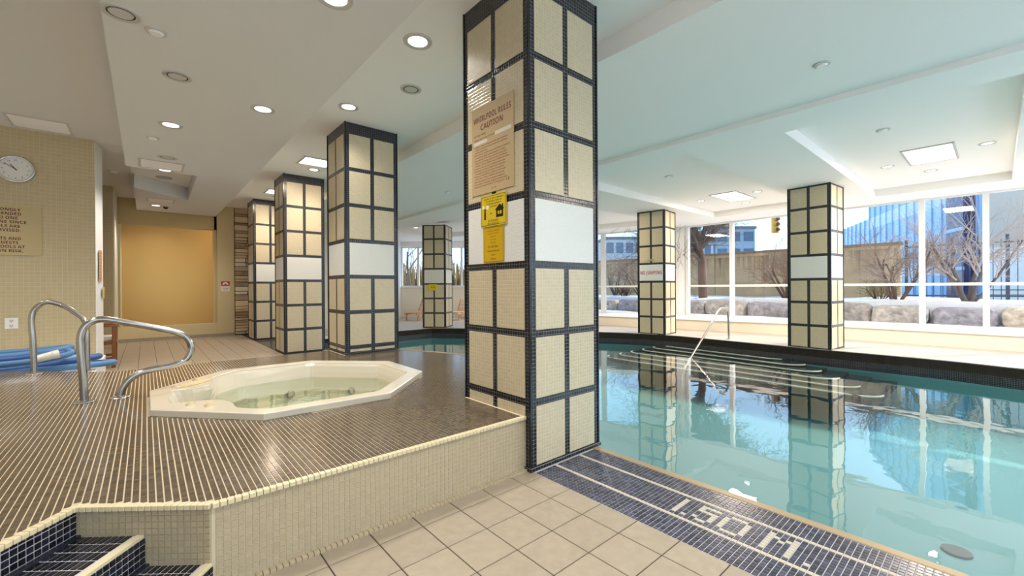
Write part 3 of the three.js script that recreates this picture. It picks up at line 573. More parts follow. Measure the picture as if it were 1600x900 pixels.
// ------------------------------------------------------------------ clock, outlet
{
  const t = thing('wall_clock', 'round chrome rimmed wall clock with white face on the tiled wall', 'clock', [-1.368, 3.005, -9.06]);
  const r = 0.185, prof = [[r - 0.03, 0], [r, 0], [r + 0.004, 0.015], [r, 0.035], [r - 0.012, 0.042], [r - 0.022, 0.034], [r - 0.024, 0.02]].map(([a, b]) => new THREE.Vector2(a, b));
  part(t, 'rim', new THREE.LatheGeometry(prof, 64).rotateX(Math.PI / 2), M.chrome);
  const c = canvas(512, 512, (g, W) => {
    g.fillStyle = '#eceae4'; g.fillRect(0, 0, W, W);
    for (let i = 1; i <= 12; i++) { const a = i / 12 * 2 * Math.PI; T(g, String(i), W / 2 + Math.sin(a) * W * 0.37, W / 2 - Math.cos(a) * W * 0.37, `bold ${W * 0.085}px serif`, '#55524c'); }
    g.strokeStyle = '#77736c'; g.lineWidth = 3; for (let i = 0; i < 60; i++) { const a = i / 60 * 2 * Math.PI; g.beginPath(); g.moveTo(W / 2 + Math.sin(a) * W * 0.45, W / 2 - Math.cos(a) * W * 0.45); g.lineTo(W / 2 + Math.sin(a) * W * 0.475, W / 2 - Math.cos(a) * W * 0.475); g.stroke(); }
  });
  const tx = new THREE.CanvasTexture(c); tx.colorSpace = THREE.SRGBColorSpace; tx.magFilter = THREE.LinearFilter;
  part(t, 'dial', new THREE.CircleGeometry(r - 0.018, 64).translate(0, 0, 0.018), std({ map: tx, roughness: 0.4 }));
  const hand = (n, L, w, deg, z) => { const m = part(t, n, new THREE.BoxGeometry(w, L, 0.003).translate(0, L / 2 - 0.02, z), M.black); m.rotation.z = -rad(deg); };
  hand('hour_hand', 0.1, 0.009, -38, 0.021); hand('minute_hand', 0.15, 0.006, -56, 0.025); part(t, 'hub', new THREE.CylinderGeometry(0.008, 0.008, 0.012, 16).rotateX(Math.PI / 2).translate(0, 0, 0.024), M.black);
}
{
  const t = thing('wall_outlet', 'white double wall outlet low on the tiled clock wall', 'outlet', [-1.42, 0.84, -9.066]);
  part(t, 'cover_plate', new RoundedBoxGeometry(0.125, 0.15, 0.01, 2, 0.004), M.whitePaint);
  for (const y of [-0.035, 0.035]) { const s = part(t, 'socket', new THREE.CylinderGeometry(0.024, 0.024, 0.006, 24).rotateX(Math.PI / 2).translate(0, y, 0.006), M.creamWall); for (const [x, dy, w, h] of [[-0.009, 0.004, 0.004, 0.014], [0.009, 0.004, 0.004, 0.014], [0, -0.012, 0.007, 0.007]]) part(s, 'slot', new THREE.BoxGeometry(w, h, 0.003).translate(x, y + dy, 0.0085), M.black); }
}

// ------------------------------------------------------------------ gold panel and stone wall
{
  const t = thing('gold_panel', 'large square frosted gold glass panel set in the rear wall', 'panel', [0.49, 1.65, -14.27]);
  part(t, 'sheet', new RoundedBoxGeometry(1.86, 2.56, 0.03, 1, 0.004), M.gold);
  for (const [x, y, w, h] of [[-0.945, 0, 0.03, 2.6], [0.945, 0, 0.03, 2.6], [0, 1.295, 1.92, 0.03], [0, -1.295, 1.92, 0.03]]) part(t, 'frame_bar', new RoundedBoxGeometry(w, h, 0.06, 1, 0.004).translate(x, y, 0.02), M.trim);
}
{
  const wall = struct('wall_stone');
  part(wall, 'mortar_backing', bx(1.9, 3.4, 0, HIGH, -14.3, -14.2), std({ color: lin(70, 58, 46), roughness: 0.95 }));
  const stoneMats = [[226, 202, 162], [206, 174, 132], [186, 164, 136], [232, 216, 186], [168, 142, 114], [212, 190, 158]].map((c) => std({ color: lin(...c), roughness: 0.9, bumpMap: tex(noiseCanvas(128, 8, [128, 128, 128], 0.8), false, 0.3), bumpScale: 0.01 }));
  let y = 0.02, n = 0;
  while (y < HIGH - 0.02) {
    const h = Math.min(ru(0.06, 0.17), HIGH - y); let x = 1.91;
    while (x < 3.38) {
      const w = Math.min(ru(0.18, 0.5), 3.4 - x); if (w < 0.05) break;
      const two = h > 0.13 && rnd() < 0.4, d = ru(0.04, 0.14);
      for (const [a, b] of two ? [[y, y + h * 0.5], [y + h * 0.5, y + h]] : [[y, y + h]]) {
        const g = new RoundedBoxGeometry(w - 0.014, b - a - 0.013, d, 2, 0.014), p = g.attributes.position;
        for (let i = 0; i < p.count; i++) p.setXYZ(i, p.getX(i) + noise.noise(p.getX(i) * 20 + n, p.getY(i) * 20, n) * 0.008, p.getY(i) + noise.noise(p.getX(i) * 14, p.getY(i) * 30 + n, 3) * 0.006, p.getZ(i) + noise.noise(p.getX(i) * 18, p.getY(i) * 18, n * 2) * 0.016);
        g.computeVertexNormals(); g.translate(x + w / 2, (a + b) / 2, -14.2 + d / 2); metre(g);
        if (n++ < 290) part(wall, 'stone', g, stoneMats[Math.floor(rnd() * 6)]);
      }
      x += w;
    }
    y += h;
  }
}

// ------------------------------------------------------------------ whirlpool tub
{
  const t = thing('whirlpool_tub', 'cream octagonal whirlpool tub sunk in the brown tiled deck', 'whirlpool');
  const rough = [[0.66, -3.47], [1.48, -3.44], [2.04, -4.0], [2.05, -4.71], [1.46, -5.32], [0.72, -5.33], [0.5, -5.1], [0.47, -4.9], [0.44, -4.68], [0.3, -4.63], [0.17, -4.66], [0.13, -4.4], [0.14, -4.13], [0.3, -4.1], [0.44, -4.03], [0.5, -3.86], [0.5, -3.66]];
  const inner = []; // rounded corners
  rough.forEach((p, i) => { const a = rough[(i + rough.length - 1) % rough.length], b = rough[(i + 1) % rough.length], f = (q) => { const L = Math.hypot(q[0] - p[0], q[1] - p[1]), k = Math.min(0.05, L * 0.4) / L; return [p[0] + (q[0] - p[0]) * k, p[1] + (q[1] - p[1]) * k]; }; const u = f(a), v = f(b); for (const s of [0, 0.5, 1]) inner.push([(1 - s) ** 2 * u[0] + 2 * s * (1 - s) * p[0] + s * s * v[0], (1 - s) ** 2 * u[1] + 2 * s * (1 - s) * p[1] + s * s * v[1]]); });
  part(t, 'rim', slab(tubOuter, DECK - 0.002, DECK + 0.05, [inner], 0.008), M.acrylic);
  const cx = 1.15, cz = -4.38, sc = (k) => inner.map(([x, z]) => [cx + (x - cx) * k, cz + (z - cz) * k]);
  const oct = (k) => inner.map(([x, z]) => { // towards a plain octagon lower down
    const q = Math.atan2(z - cz, x - cx), R = 0.93 * k / Math.max(Math.abs(Math.cos(q)), Math.abs(Math.sin(q)), (Math.abs(Math.cos(q)) + Math.abs(Math.sin(q))) / 1.35); return [cx + Math.cos(q) * R, cz + Math.sin(q) * R];
  });
  const blend = (k, m) => { const A = sc(k), B = oct(k); return A.map((p, i) => [p[0] * (1 - m) + B[i][0] * m, p[1] * (1 - m) + B[i][1] * m]); };
  const levels = [[sc(1.004), DECK + 0.044], [sc(0.985), DECK + 0.01], [blend(0.965, 0.15), DECK - 0.06], [blend(0.95, 0.4), DECK - 0.14], [blend(0.93, 0.8), DECK - 0.3], [blend(0.9, 1), DECK - 0.36], [blend(0.58, 1), DECK - 0.4], [blend(0.55, 1), DECK - 0.8], [blend(0.001, 1), DECK - 0.82]];
  const pos = [], uv = [], n = inner.length;
  for (let l = 0; l < levels.length - 1; l++) for (let i = 0; i < n; i++) { const j = (i + 1) % n, [A, a] = levels[l], [B, b] = levels[l + 1]; for (const [q, y] of [[A[i], a], [A[j], a], [B[j], b], [A[i], a], [B[j], b], [B[i], b]]) { pos.push(q[0], y, q[1]); uv.push(q[0], q[1]); } }
  const g = new THREE.BufferGeometry(); g.setAttribute('position', new THREE.Float32BufferAttribute(pos, 3)); g.setAttribute('uv', new THREE.Float32BufferAttribute(uv, 2)); g.computeVertexNormals();
  part(t, 'basin', g, M.acrylic);
  const ov = (x, z, a, b, turn) => new THREE.CylinderGeometry(1, 0.9, 0.008, 40).scale(a, 1, b).rotateY(turn).translate(x, DECK + 0.05, z);
  part(t, 'cup_recess', ov(0.33, -4.86, 0.19, 0.07, 0.75), M.acrylicTan);
  for (const [x, z] of [[0.25, -3.98], [0.35, -3.84], [0.2, -4.78], [0.36, -5.02]]) { const k = part(t, 'control_knob', new THREE.CylinderGeometry(0.026, 0.032, 0.018, 24).translate(x, DECK + 0.058, z), M.acrylicTan); part(k, 'knob_cap', new THREE.CylinderGeometry(0.016, 0.016, 0.008, 20).translate(x, DECK + 0.07, z), M.acrylic); }
  for (const q of [0.3, 1.2, 2.2, 3.9, 4.8, 5.6]) part(t, 'jet', new THREE.TorusGeometry(0.035, 0.012, 8, 20).rotateY(-q + Math.PI / 2).translate(cx + Math.cos(q) * 0.83, DECK - 0.27, cz + Math.sin(q) * 0.83), M.steel);
  const wl = blend(0.953, 0.3).map(([x, z]) => [x, z]);
  const w = single('whirlpool_water', metre(new THREE.ShapeGeometry(shapeOf(wl)).rotateX(-Math.PI / 2).translate(0, DECK - 0.115, 0)), M.tubWater, 'still pale green water filling the whirlpool tub', 'water'); w.userData.kind = 'stuff';
}

// ------------------------------------------------------------------ handrails
const flange = (x, y, z) => new THREE.LatheGeometry([[0, 0.014], [0.028, 0.014], [0.062, 0.009], [0.068, 0.003], [0.068, 0], [0, 0]].map(([a, b]) => new THREE.Vector2(a, b)), 32).translate(x, y, z);
{
  const t = thing('handrail', 'looped stainless steel handrail beside the left end of the whirlpool tub', 'handrail');
  const z = -4.91, pts = [[-0.382, 0.384], [-0.39, 0.6], [-0.402, 0.82], [-0.398, 0.94], [-0.36, 1.02], [-0.275, 1.055], [-0.115, 1.015], [0.08, 0.957], [0.2, 0.915], [0.285, 0.855], [0.318, 0.755], [0.285, 0.662], [0.2, 0.615], [0.06, 0.597], [-0.03, 0.578], [-0.105, 0.53], [-0.152, 0.455], [-0.168, 0.384]];
  part(t, 'rail_tube', tube(pts.map(([x, y]) => [x, y, z]), 0.027, 140, 20), M.steel);
  part(t, 'base_flange', flange(-0.382, DECK, z), M.chrome); part(t, 'base_flange', flange(-0.168, DECK, z), M.chrome);
  const u = thing('handrail', 'bent stainless steel handrail at the back of the deck near the hose', 'handrail');
  part(u, 'rail_tube', tube([[-0.929, 0.384, -6.95], [-0.935, 0.7, -6.95], [-0.945, 0.98, -6.95], [-0.915, 1.1, -6.95], [-0.825, 1.168, -6.94], [-0.7, 1.125, -6.92], [-0.59, 1.035, -6.85], [-0.53, 0.965, -6.8], [-0.508, 0.86, -6.78], [-0.505, 0.6, -6.78], [-0.503, 0.384, -6.78]], 0.027, 110, 20), M.steel);
  part(u, 'base_flange', flange(-0.929, DECK, -6.95), M.chrome); part(u, 'base_flange', flange(-0.503, DECK, -6.78), M.chrome);
  const p = thing('pool_rail', 'slim steel pool handrail slanting down into the water at the entry steps', 'handrail');
  part(p, 'rail_tube', tube([[10.77, 0.0, -4.319], [10.77, 0.35, -4.325], [10.75, 0.66, -4.335], [10.66, 0.76, -4.36], [10.5, 0.77, -4.38], [10.34, 0.68, -4.4], [9.8, 0.27, -4.41], [9.068, -0.26, -4.436], [8.75, -0.5, -4.44], [8.68, -0.62, -4.44], [8.68, -0.95, -4.44]], 0.024, 120, 14, false, 0.25), M.steel);
  part(p, 'base_flange', flange(10.77, 0, -4.319), M.chrome);
}

// ------------------------------------------------------------------ hose
{
  const blue = [lin(84, 130, 176), lin(58, 92, 150), lin(124, 166, 200)].map((c) => std({ color: c, roughness: 0.45 }));
  const t = thing('pool_hose', 'coiled blue pool vacuum hose lying on the white ledge', 'hose');
  const loop = (x0, x1, z0, z1, y, w, ph) => { const pts = []; for (let i = 0; i < 28; i++) { const a = i / 28 * 2 * Math.PI + ph, s = Math.cos(a), c = Math.sin(a), k = 0.75; pts.push([(x0 + x1) / 2 + (x1 - x0) / 2 * Math.sign(s) * Math.abs(s) ** k, y + w * Math.sin(a * 2 + ph), (z0 + z1) / 2 + (z1 - z0) / 2 * Math.sign(c) * Math.abs(c) ** k]); } return pts; };
  [[-2.9, -0.32, -7.95, -7.42, 0.345, 0.012, 0, 0], [-2.6, -0.47, -8.1, -7.5, 0.4, 0.03, 1, 1], [-3.1, -0.6, -8.2, -7.6, 0.43, 0.03, 2, 2], [-2.7, -0.7, -8.3, -7.66, 0.48, 0.02, 0.5, 1], [-2.4, -0.75, -8.25, -7.75, 0.53, 0.02, 1.5, 0]].forEach(([a, b, c, d, y, w, ph, k]) => part(t, 'hose_turn', tube(loop(a, b, c, d, y, w, ph), 0.038, 140, 12, true), blue[k]));
  part(t, 'hose_tail', tube([[-1.9, 0.48, -7.5], [-1.5, 0.46, -7.42], [-1.08, 0.47, -7.36], [-0.8, 0.5, -7.38], [-0.69, 0.535, -7.42], [-0.72, 0.56, -7.5]], 0.036, 60, 12), blue[0]);
  part(t, 'cuff', merge([bar([-0.98, 0.5, -7.3], [-0.83, 0.535, -7.33], 0.04, 0.046, 18), bar([-0.83, 0.535, -7.33], [-0.78, 0.545, -7.34], 0.049, 0.049, 18)]), M.nosing);
}

// ------------------------------------------------------------------ wooden armchair
{
  const wood = std({ color: lin(142, 88, 44), roughness: 0.5, map: tex(noiseCanvas(128, 5, [235, 225, 215], 0.15), true, 0.4, 0.08) }), white = std({ color: lin(232, 226, 214), roughness: 0.9 });
  const t = thing('wooden_armchair', 'brown wooden armchair with white cushion half hidden by the clock wall', 'chair', [-0.68, 0, -9.99]);
  for (const z of [-0.27, 0.27]) { part(t, 'front_leg', beam([0.27, 0, z], [0.28, 0.68, z], 0.05, 0.05), wood); part(t, 'rear_leg', beam([-0.3, 0, z], [-0.34, 0.92, z], 0.05, 0.05), wood); part(t, 'armrest', beam([-0.36, 0.69, z], [0.34, 0.7, z], 0.07, 0.03), wood); part(t, 'side_rail', beam([-0.3, 0.4, z], [0.27, 0.42, z], 0.03, 0.06), wood); part(t, 'stretcher', beam([-0.3, 0.16, z], [0.27, 0.16, z], 0.025, 0.035), wood); }
  part(t, 'front_rail', beam([0.27, 0.42, -0.27], [0.27, 0.42, 0.27], 0.06, 0.03), wood); part(t, 'rear_rail', beam([-0.3, 0.4, -0.27], [-0.3, 0.4, 0.27], 0.06, 0.03), wood);
  part(t, 'top_rail', beam([-0.34, 0.88, -0.27], [-0.34, 0.88, 0.27], 0.08, 0.03), wood);
  for (let i = -2; i <= 2; i++) part(t, 'back_slat', beam([-0.3, 0.42, i * 0.095], [-0.335, 0.86, i * 0.095], 0.045, 0.018), wood);
  part(t, 'cushion', new RoundedBoxGeometry(0.56, 0.08, 0.5, 4, 0.035).translate(0, 0.475, 0), white);
}

// ------------------------------------------------------------------ loungers
function lounger(label, pos, turn) {
  const wood = [[196, 152, 112], [184, 136, 98], [206, 166, 128]].map((c) => std({ color: lin(...c), roughness: 0.55 }));
  const t = thing('wooden_lounger', label, 'lounger', pos, turn, 'wooden loungers under the far windows'); t.scale.setScalar(0.86);
  for (const z of [-0.3, 0.3]) { part(t, 'side_rail', beam([0, 0.33, z], [1.9, 0.33, z], 0.04, 0.07), wood[0]); part(t, 'front_leg', beam([0.14, 0, z], [0.18, 0.33, z], 0.05, 0.05), wood[1]); part(t, 'rear_leg', beam([1.62, 0, z], [1.62, 0.33, z], 0.05, 0.05), wood[1]); part(t, 'back_frame', beam([1.2, 0.37, z * 0.95], [1.62, 0.98, z * 0.95], 0.04, 0.05), wood[0]); }
  for (let i = 0; i < 12; i++) part(t, 'slat', rbx(0.02 + i * 0.1, 0.1 + i * 0.1, 0.37, 0.39, -0.31, 0.31, 0.006, 1), wood[i % 3]);
  for (let i = 0; i < 8; i++) { const f = 0.06 + i / 8 * 0.94; part(t, 'slat', beam([1.2 + 0.42 * f - 0.02, 0.37 + 0.61 * f, -0.31], [1.2 + 0.42 * f - 0.02, 0.37 + 0.61 * f, 0.31], 0.075, 0.02), wood[i % 3]); }
  part(t, 'strut', beam([1.55, 0.33, 0], [1.48, 0.78, 0], 0.03, 0.03), wood[1]);
  return t;
}
lounger('slatted wooden lounger left of the far column, back raised', [7.86, 0, -15.15], rad(31));
lounger('slatted wooden lounger right of the far column, back raised', [9.09, 0, -14.08], rad(31));

// ------------------------------------------------------------------ lamps and other fittings of the ceiling
function spot(x, y, z, power, color = WARM) {
  const s = new THREE.SpotLight(color, power, 0, rad(68), 0.7, 2);
  s.position.set(x, y - 0.012, z); s.target.position.set(x, 0, z); s.shadow.radius = 3; s.shadow.mapSize.set(512, 512); scene.add(s, s.target);
}
const ringGeo = (r) => new THREE.LatheGeometry([[r * 0.66, 0.002], [r * 0.68, -0.004], [r * 0.8, -0.01], [r * 0.86, -0.004], [r * 0.9, -0.012], [r, -0.01], [r * 1.03, 0.0]].map(([a, b]) => new THREE.Vector2(a, b)).reverse(), 48);
const lensGeo = (r) => new THREE.CylinderGeometry(r * 0.67, r * 0.67, 0.006, 40).translate(0, -0.002, 0);
function downlight(label, x, y, z, r = 0.118, power = SPOT_POWER, color = WARM, group) {
  const t = thing('downlight', label, 'ceiling light', [x, y, z], 0, group);
  part(t, 'trim_ring', ringGeo(r), M.fixture); part(t, 'lamp_lens', lensGeo(r), M.lampGlow);
  spot(x, y - 0.01, z, power, color); return t;
}
function speaker(label, x, y, z, r = 0.14, name = 'ceiling_speaker', category = 'speaker') {
  const t = thing(name, label, category, [x, y, z]);
  part(t, 'trim_ring', ringGeo(r), M.fixture); part(t, 'grille', new THREE.CylinderGeometry(r * 0.62, r * 0.62, 0.006, 40).translate(0, -0.006, 0), M.fixture); part(t, 'inner_ring', new THREE.TorusGeometry(r * 0.7, 0.006, 6, 48).rotateX(Math.PI / 2).translate(0, -0.002, 0), M.groutDark); return t;
}
function rectLight(label, x, y, z, w, d, power = PANEL_POWER) {
  const t = thing('panel_light', label, 'ceiling light', [x, y, z]);
  part(t, 'diffuser', new THREE.BoxGeometry(w, 0.01, d).translate(0, -0.006, 0), M.panelGlow);
  for (const [a, b, c, e] of [[0, d / 2, w + 0.05, 0.03], [0, -d / 2, w + 0.05, 0.03], [w / 2, 0, 0.03, d], [-w / 2, 0, 0.03, d]]) part(t, 'frame_bar', new THREE.BoxGeometry(c, 0.02, e).translate(a, -0.006, b), M.fixture);
  const l = new THREE.RectAreaLight(NEUTRAL, power, w * 0.98, d * 0.98); l.position.set(x, y - 0.02, z); l.lookAt(x, 0, z); scene.add(l); return t;
}
function accessPanel(label, x0, x1, y, z0, z1) {
  const t = thing('access_panel', label, 'access panel', [(x0 + x1) / 2, y, (z0 + z1) / 2]), w = x1 - x0, d = z1 - z0;
  part(t, 'door_leaf', new RoundedBoxGeometry(w - 0.03, 0.012, d - 0.03, 1, 0.004).translate(0, -0.003, 0), M.paint);
  for (const [a, b, c, e] of [[0, d / 2, w + 0.03, 0.025], [0, -d / 2, w + 0.03, 0.025], [w / 2, 0, 0.025, d], [-w / 2, 0, 0.025, d]]) part(t, 'frame_bar', new THREE.BoxGeometry(c, 0.012, e).translate(a, -0.004, b), M.fixture);
}
downlight('lit downlight on the low soffit at the top edge of the view, above the tub', 1.0, SOFF, -3.0);
downlight('lit downlight on the low soffit left of the deck column top', 1.003, SOFF, -5.38);
downlight('lit downlight on the low soffit nearest the clock wall', 0.245, SOFF, -6.61);
downlight('lit downlight on the low soffit behind the long access panel, at the notch edge', 0.262, SOFF, -9.17, 0.11);
downlight('lit downlight next to the black dome camera before the gold panel', 0.2, SOFF, -13.15, 0.11);
downlight('brightest lit downlight just left of the large column top', 1.93, HIGH, -3.54, 0.13);
downlight('lit downlight in front of the deck column top', 1.955, HIGH, -5.385, 0.118, SPOT_POWER * 0.45);
downlight('small lit downlight between the second and third columns, beside a panel light', 2.47, HIGH, -8.66, 0.11, SPOT_POWER * 0.45);
downlight('small lit downlight between the two rearmost columns', 2.5, HIGH, -11.75, 0.11, SPOT_POWER * 0.45);
rectLight('square panel light above the gap between the deck column and the next', 2.35, HIGH, -8.1, 0.5, 0.5);
rectLight('square panel light before the rearmost column', 2.4, HIGH, -11.2, 0.5, 0.5);
rectLight('rectangular panel light in the ceiling tray nearest the camera', 10.1, 3.52, -0.75, 1.2, 0.6);
rectLight('rectangular panel light in the middle tray between the bare and no jumping columns', 11.0, 3.52, -4.3, 1.2, 0.6);
for (const [x, z] of [[7.8, 2.6], [11, 2.6]]) rectLight(`added unseen panel light beyond the right edge of the view, ${x > 9 ? 'by the windows' : 'by the pool'}`, x, 3.52, z, 1.2, 0.6);  // added lamps, unseen, to brighten the pool side
rectLight('rectangular panel light in the far tray behind the no jumping column', 9.3, 3.52, -8.0, 1.2, 0.6);
for (const [l, x, z] of [['lit tray downlight closest to the blue building window', 11.55, -0.85], ['lit tray downlight right of the panel light in the nearest tray', 10.0, -0.1], ['lit tray downlight left of the nearest tray panel light', 10.5, -1.35], ['lit downlight right of the panel light in the middle tray', 10.87, -3.7], ['lit downlight left of the panel light in the middle tray', 10.9, -5.05], ['lit downlight behind the panel light in the middle tray near the window', 12.1, -4.4], ['lit downlight in the far tray left of the far column, lower one', 8.2, -13.4], ['lit downlight in the far tray left of the far column, upper one', 7.5, -14.0]]) downlight(l, x, 3.52, z, 0.1, SPOT_POWER * 0.7, NEUTRAL);
for (const [x, y, z, l] of [[1.0, SOFF, -0.6, 'low soffit just behind the viewpoint'], [1.0, SOFF, 1.8, 'low soffit at the added glazed end'], [-1.6, HIGH - 0.006, -6.4, 'left ceiling before the clock wall'], [-1.6, HIGH - 0.006, -3.6, 'left ceiling over the deck middle'], [-1.6, HIGH - 0.006, -0.6, 'left ceiling over the deck steps'], [1.95, HIGH, -0.4, 'column ceiling in front of the large column'], [1.95, HIGH, 2, 'column ceiling near the added glazed end'], [-2.8, HIGH - 0.006, -7.6, 'left ceiling corner over the hose']]) downlight(`added unseen downlight on the ${l}`, x, y, z, 0.118, SPOT_POWER, WARM);  // extra lamps added out of sight to light the left side and near end
speaker('large round ceiling speaker nearest the camera on the low soffit', -0.123, SOFF, -4.165, 0.112);
speaker('round ceiling speaker on the low soffit left of the lit downlights', 0.238, SOFF, -5.06, 0.112);
speaker('round ceiling speaker beside the large column top', 2.328, HIGH, -4.44, 0.118);
speaker('round ceiling speaker just before the long soffit access panel', 0.267, SOFF, -8.27, 0.12);
speaker('faint round ceiling speaker in the recessed soffit notch', 0.3, HIGH, -11.2, 0.14);
for (const [l, x, y, z, r] of [['small round detector cover between the two nearest soffit speakers', 0.074, SOFF, -4.289, 0.07], ['small round detector cover left of the soffit access panel', 0.086, SOFF, -7.317, 0.07], ['small round cover on the main ceiling over the second tiled wall', -0.45, HIGH - 0.006, -11.2, 0.09], ['small white detector disc on the pool ceiling', 4.9, POOLC, -1.1, 0.07], ['tiny white detector disc on the far end of the pool ceiling', 5.06, POOLC, -7.97, 0.06], ['small white detector disc in the nearest ceiling tray', 7.97, 3.52, -1.07, 0.08], ['small white detector disc in the middle ceiling tray', 7.97, 3.52, -4.34, 0.08]]) {
  const t = thing('ceiling_detector', l, 'detector', [x, y, z]);
  part(t, 'base_plate', new THREE.CylinderGeometry(r, r * 0.96, 0.012, 32).translate(0, -0.006, 0), M.fixture); part(t, 'cap', new THREE.CylinderGeometry(r * 0.7, r * 0.55, 0.014, 32).translate(0, -0.018, 0), M.paint);
}
{
  const t = thing('dome_camera', 'small black dome camera on the low soffit before the gold panel', 'camera', [0.38, SOFF, -13.1]);
  part(t, 'mount', new THREE.CylinderGeometry(0.06, 0.06, 0.03, 24).translate(0, -0.015, 0), M.fixture); part(t, 'dome', new THREE.SphereGeometry(0.05, 24, 12, 0, 7, Math.PI / 2, Math.PI / 2).translate(0, -0.03, 0), M.black);
}
accessPanel('white access panel in the main ceiling above the clock', -1.37, -0.8, HIGH - 0.006, -8.95, -8.38);
accessPanel('white access panel across the end of the low soffit', -0.06, 0.48, SOFF, -9.12, -8.57);
accessPanel('white access panel in the soffit slab above the gold panel', 0.04, 0.5, SOFF, -12.6, -12.1);

// ------------------------------------------------------------------ outside: ground, snow, rocks, wall
M.snow = std({ color: lin(238, 241, 246), roughness: 0.8, bumpMap: tex(noiseCanvas(256, 8, [128, 128, 128], 0.6), false, 2), bumpScale: 0.05 });
M.asphalt = std({ color: lin(150, 150, 152), roughness: 0.9 });
part(struct('ground_outside'), 'street_ground', slab([[14.3, 90], [260, 90], [260, -160], [-40, -160], [-40, -18.2], [8.3, -18.2], [12.4, -14.9], [14.35, -7.2]], -0.6, -0.3), M.asphalt);
{
  const bed = (name, x0, x1, z0, z1, y, amp) => {
    const g = new THREE.BoxGeometry(x1 - x0, 1.1, z1 - z0, 14, 1, 60), p = g.attributes.position;
    for (let i = 0; i < p.count; i++) if (p.getY(i) > 0) p.setY(i, 0.55 + amp * noise.noise((p.getX(i) + x0) * 0.9, 1.7, (p.getZ(i) + z0) * 0.7));
    g.translate((x0 + x1) / 2, y - 0.55, (z0 + z1) / 2); g.computeVertexNormals(); const m = single(name, metre(g), M.snow, '', 'snow'); m.userData.kind = 'stuff'; return m;
  };
  bed('snow_strip', 14.32, 16.2, -16, 4.5, 0.27, 0.06).userData.label = 'low strip of snow along the outside of the windows';
  bed('snow_bed', 16.0, 20.0, -26, 6, 0.84, 0.1).userData.label = 'raised snow covered planting bed before the concrete wall';
  bed('added_snow_terrace', -14, 15.9, 4.6, 24, -0.05, 0.05).userData.label = 'added unseen snow terrace throwing sunlight up through the added end glazing';  // unseen, added so sunlit snow reflects light up onto the ceilings
  bed('snow_field', 2, 14.3, -50, -18.5, 0.0, 0.15).userData.label = 'snow covered ground beyond the far windows';
}
{
  const rockMats = [[184, 174, 162], [168, 158, 150], [200, 184, 162], [156, 150, 152]].map((c) => std({ roughness: 0.9, map: tex(noiseCanvas(256, 5, c, 0.3, 5), true, 0.9), bumpMap: tex(noiseCanvas(256, 10, [128, 128, 128], 0.8), false, 0.7), bumpScale: 0.03 }));
  seed = 4021; let z = 3.2, k = 0;
  const words = ['grey boulder', 'brown boulder', 'tan boulder', 'dark boulder'];
  const where = ['nearest the added glazed end, right of the view', 'just outside the right edge of the view', 'outside the rightmost pane before the pale building wing', 'right of the window post, under the tall pale twigged shrub', 'just left of the window post before the blue building', 'half hidden behind the right edge of the bare tiled column', 'hidden behind the bare tiled column', 'just left of the bare tiled column', 'behind the window post between the big tree and bare column', 'at the foot of the big bare tree', 'hidden behind the no jumping column', 'just left of the no jumping column', 'just right of the large rules sign column edge', 'hidden behind the large rules sign column', 'behind the large column, second from the row end', 'at the far end of the boulder row'];
  while (z > -15 && k < 16) {
    const L = ru(0.8, 1.5), h = ru(0.46, 0.58), d = ru(0.7, 0.9), w = k % 4;
    const g = new RoundedBoxGeometry(d, h, L - 0.05, 6, 0.16), p = g.attributes.position;
    for (let i = 0; i < p.count; i++) { const x = p.getX(i), y = p.getY(i), q = p.getZ(i), f = 1 + 0.16 * noise.noise(x * 2.2 + k * 3, y * 2.6, q * 2.2) + 0.06 * noise.noise(x * 7, y * 7 + k, q * 7); p.setXYZ(i, x * f, y * f, q * (1 + (f - 1) * 0.5)); }
    g.computeVertexNormals();
    const m = single('boulder', metre(g), rockMats[w], `${words[w]} ${where[k]}`, 'boulder', 'boulders edging the snow bed'); m.position.set(15.75 + ru(-0.1, 0.1), 0.27 + h / 2 - 0.04, z - L / 2);
    z -= L; k++;
  }
}
{
  const t = thing('retaining_wall', 'weathered beige concrete retaining wall behind the snow bed', 'wall');
  const c = std({ roughness: 0.9, map: tex(canvas(512, 512, (g, w) => {
    g.drawImage(noiseCanvas(512, 4, [206, 172, 128], 0.13, 5), 0, 0);
    for (let i = 0; i < 60; i++) { const x = rnd() * w, l = ru(60, 300), q = g.createLinearGradient(0, 0, 0, l); q.addColorStop(0, `rgba(90,66,44,${ru(0.1, 0.35)})`); q.addColorStop(1, 'rgba(90,66,44,0)'); g.fillStyle = q; g.fillRect(x, 0, ru(3, 16), l); }
  }), true, 5, 2.6) });
  for (let i = 0; i < 8; i++) part(t, 'wall_panel', bx(20, 20.3, -0.3, 2.72, -2.22 - (i + 1) * 3.2, -2.24 - i * 3.2), c);
  part(t, 'wall_cap', rbx(19.94, 20.38, 2.72, 2.82, -27.9, -2.18, 0.02), std({ color: lin(150, 118, 88), roughness: 0.9 }));
}
{
  const t = thing('end_wing', 'pale plain wall of a building wing at the right edge of the view', 'building');
  part(t, 'upper_wall', bx(45, 48, 3.9, 15, -0.6, 8.5), std({ color: lin(208, 192, 174), roughness: 0.8 }));
  part(t, 'lower_wall', bx(44.9, 48, -0.3, 3.9, -0.6, 8.5), std({ color: lin(240, 232, 222), roughness: 0.8 }));
  for (const y of [-0.2, 0.55, 0.9]) part(t, 'joint_strip', bx(44.86, 44.9, y, y + 0.05, -0.6, 8.5), std({ color: lin(120, 116, 112) }));
}
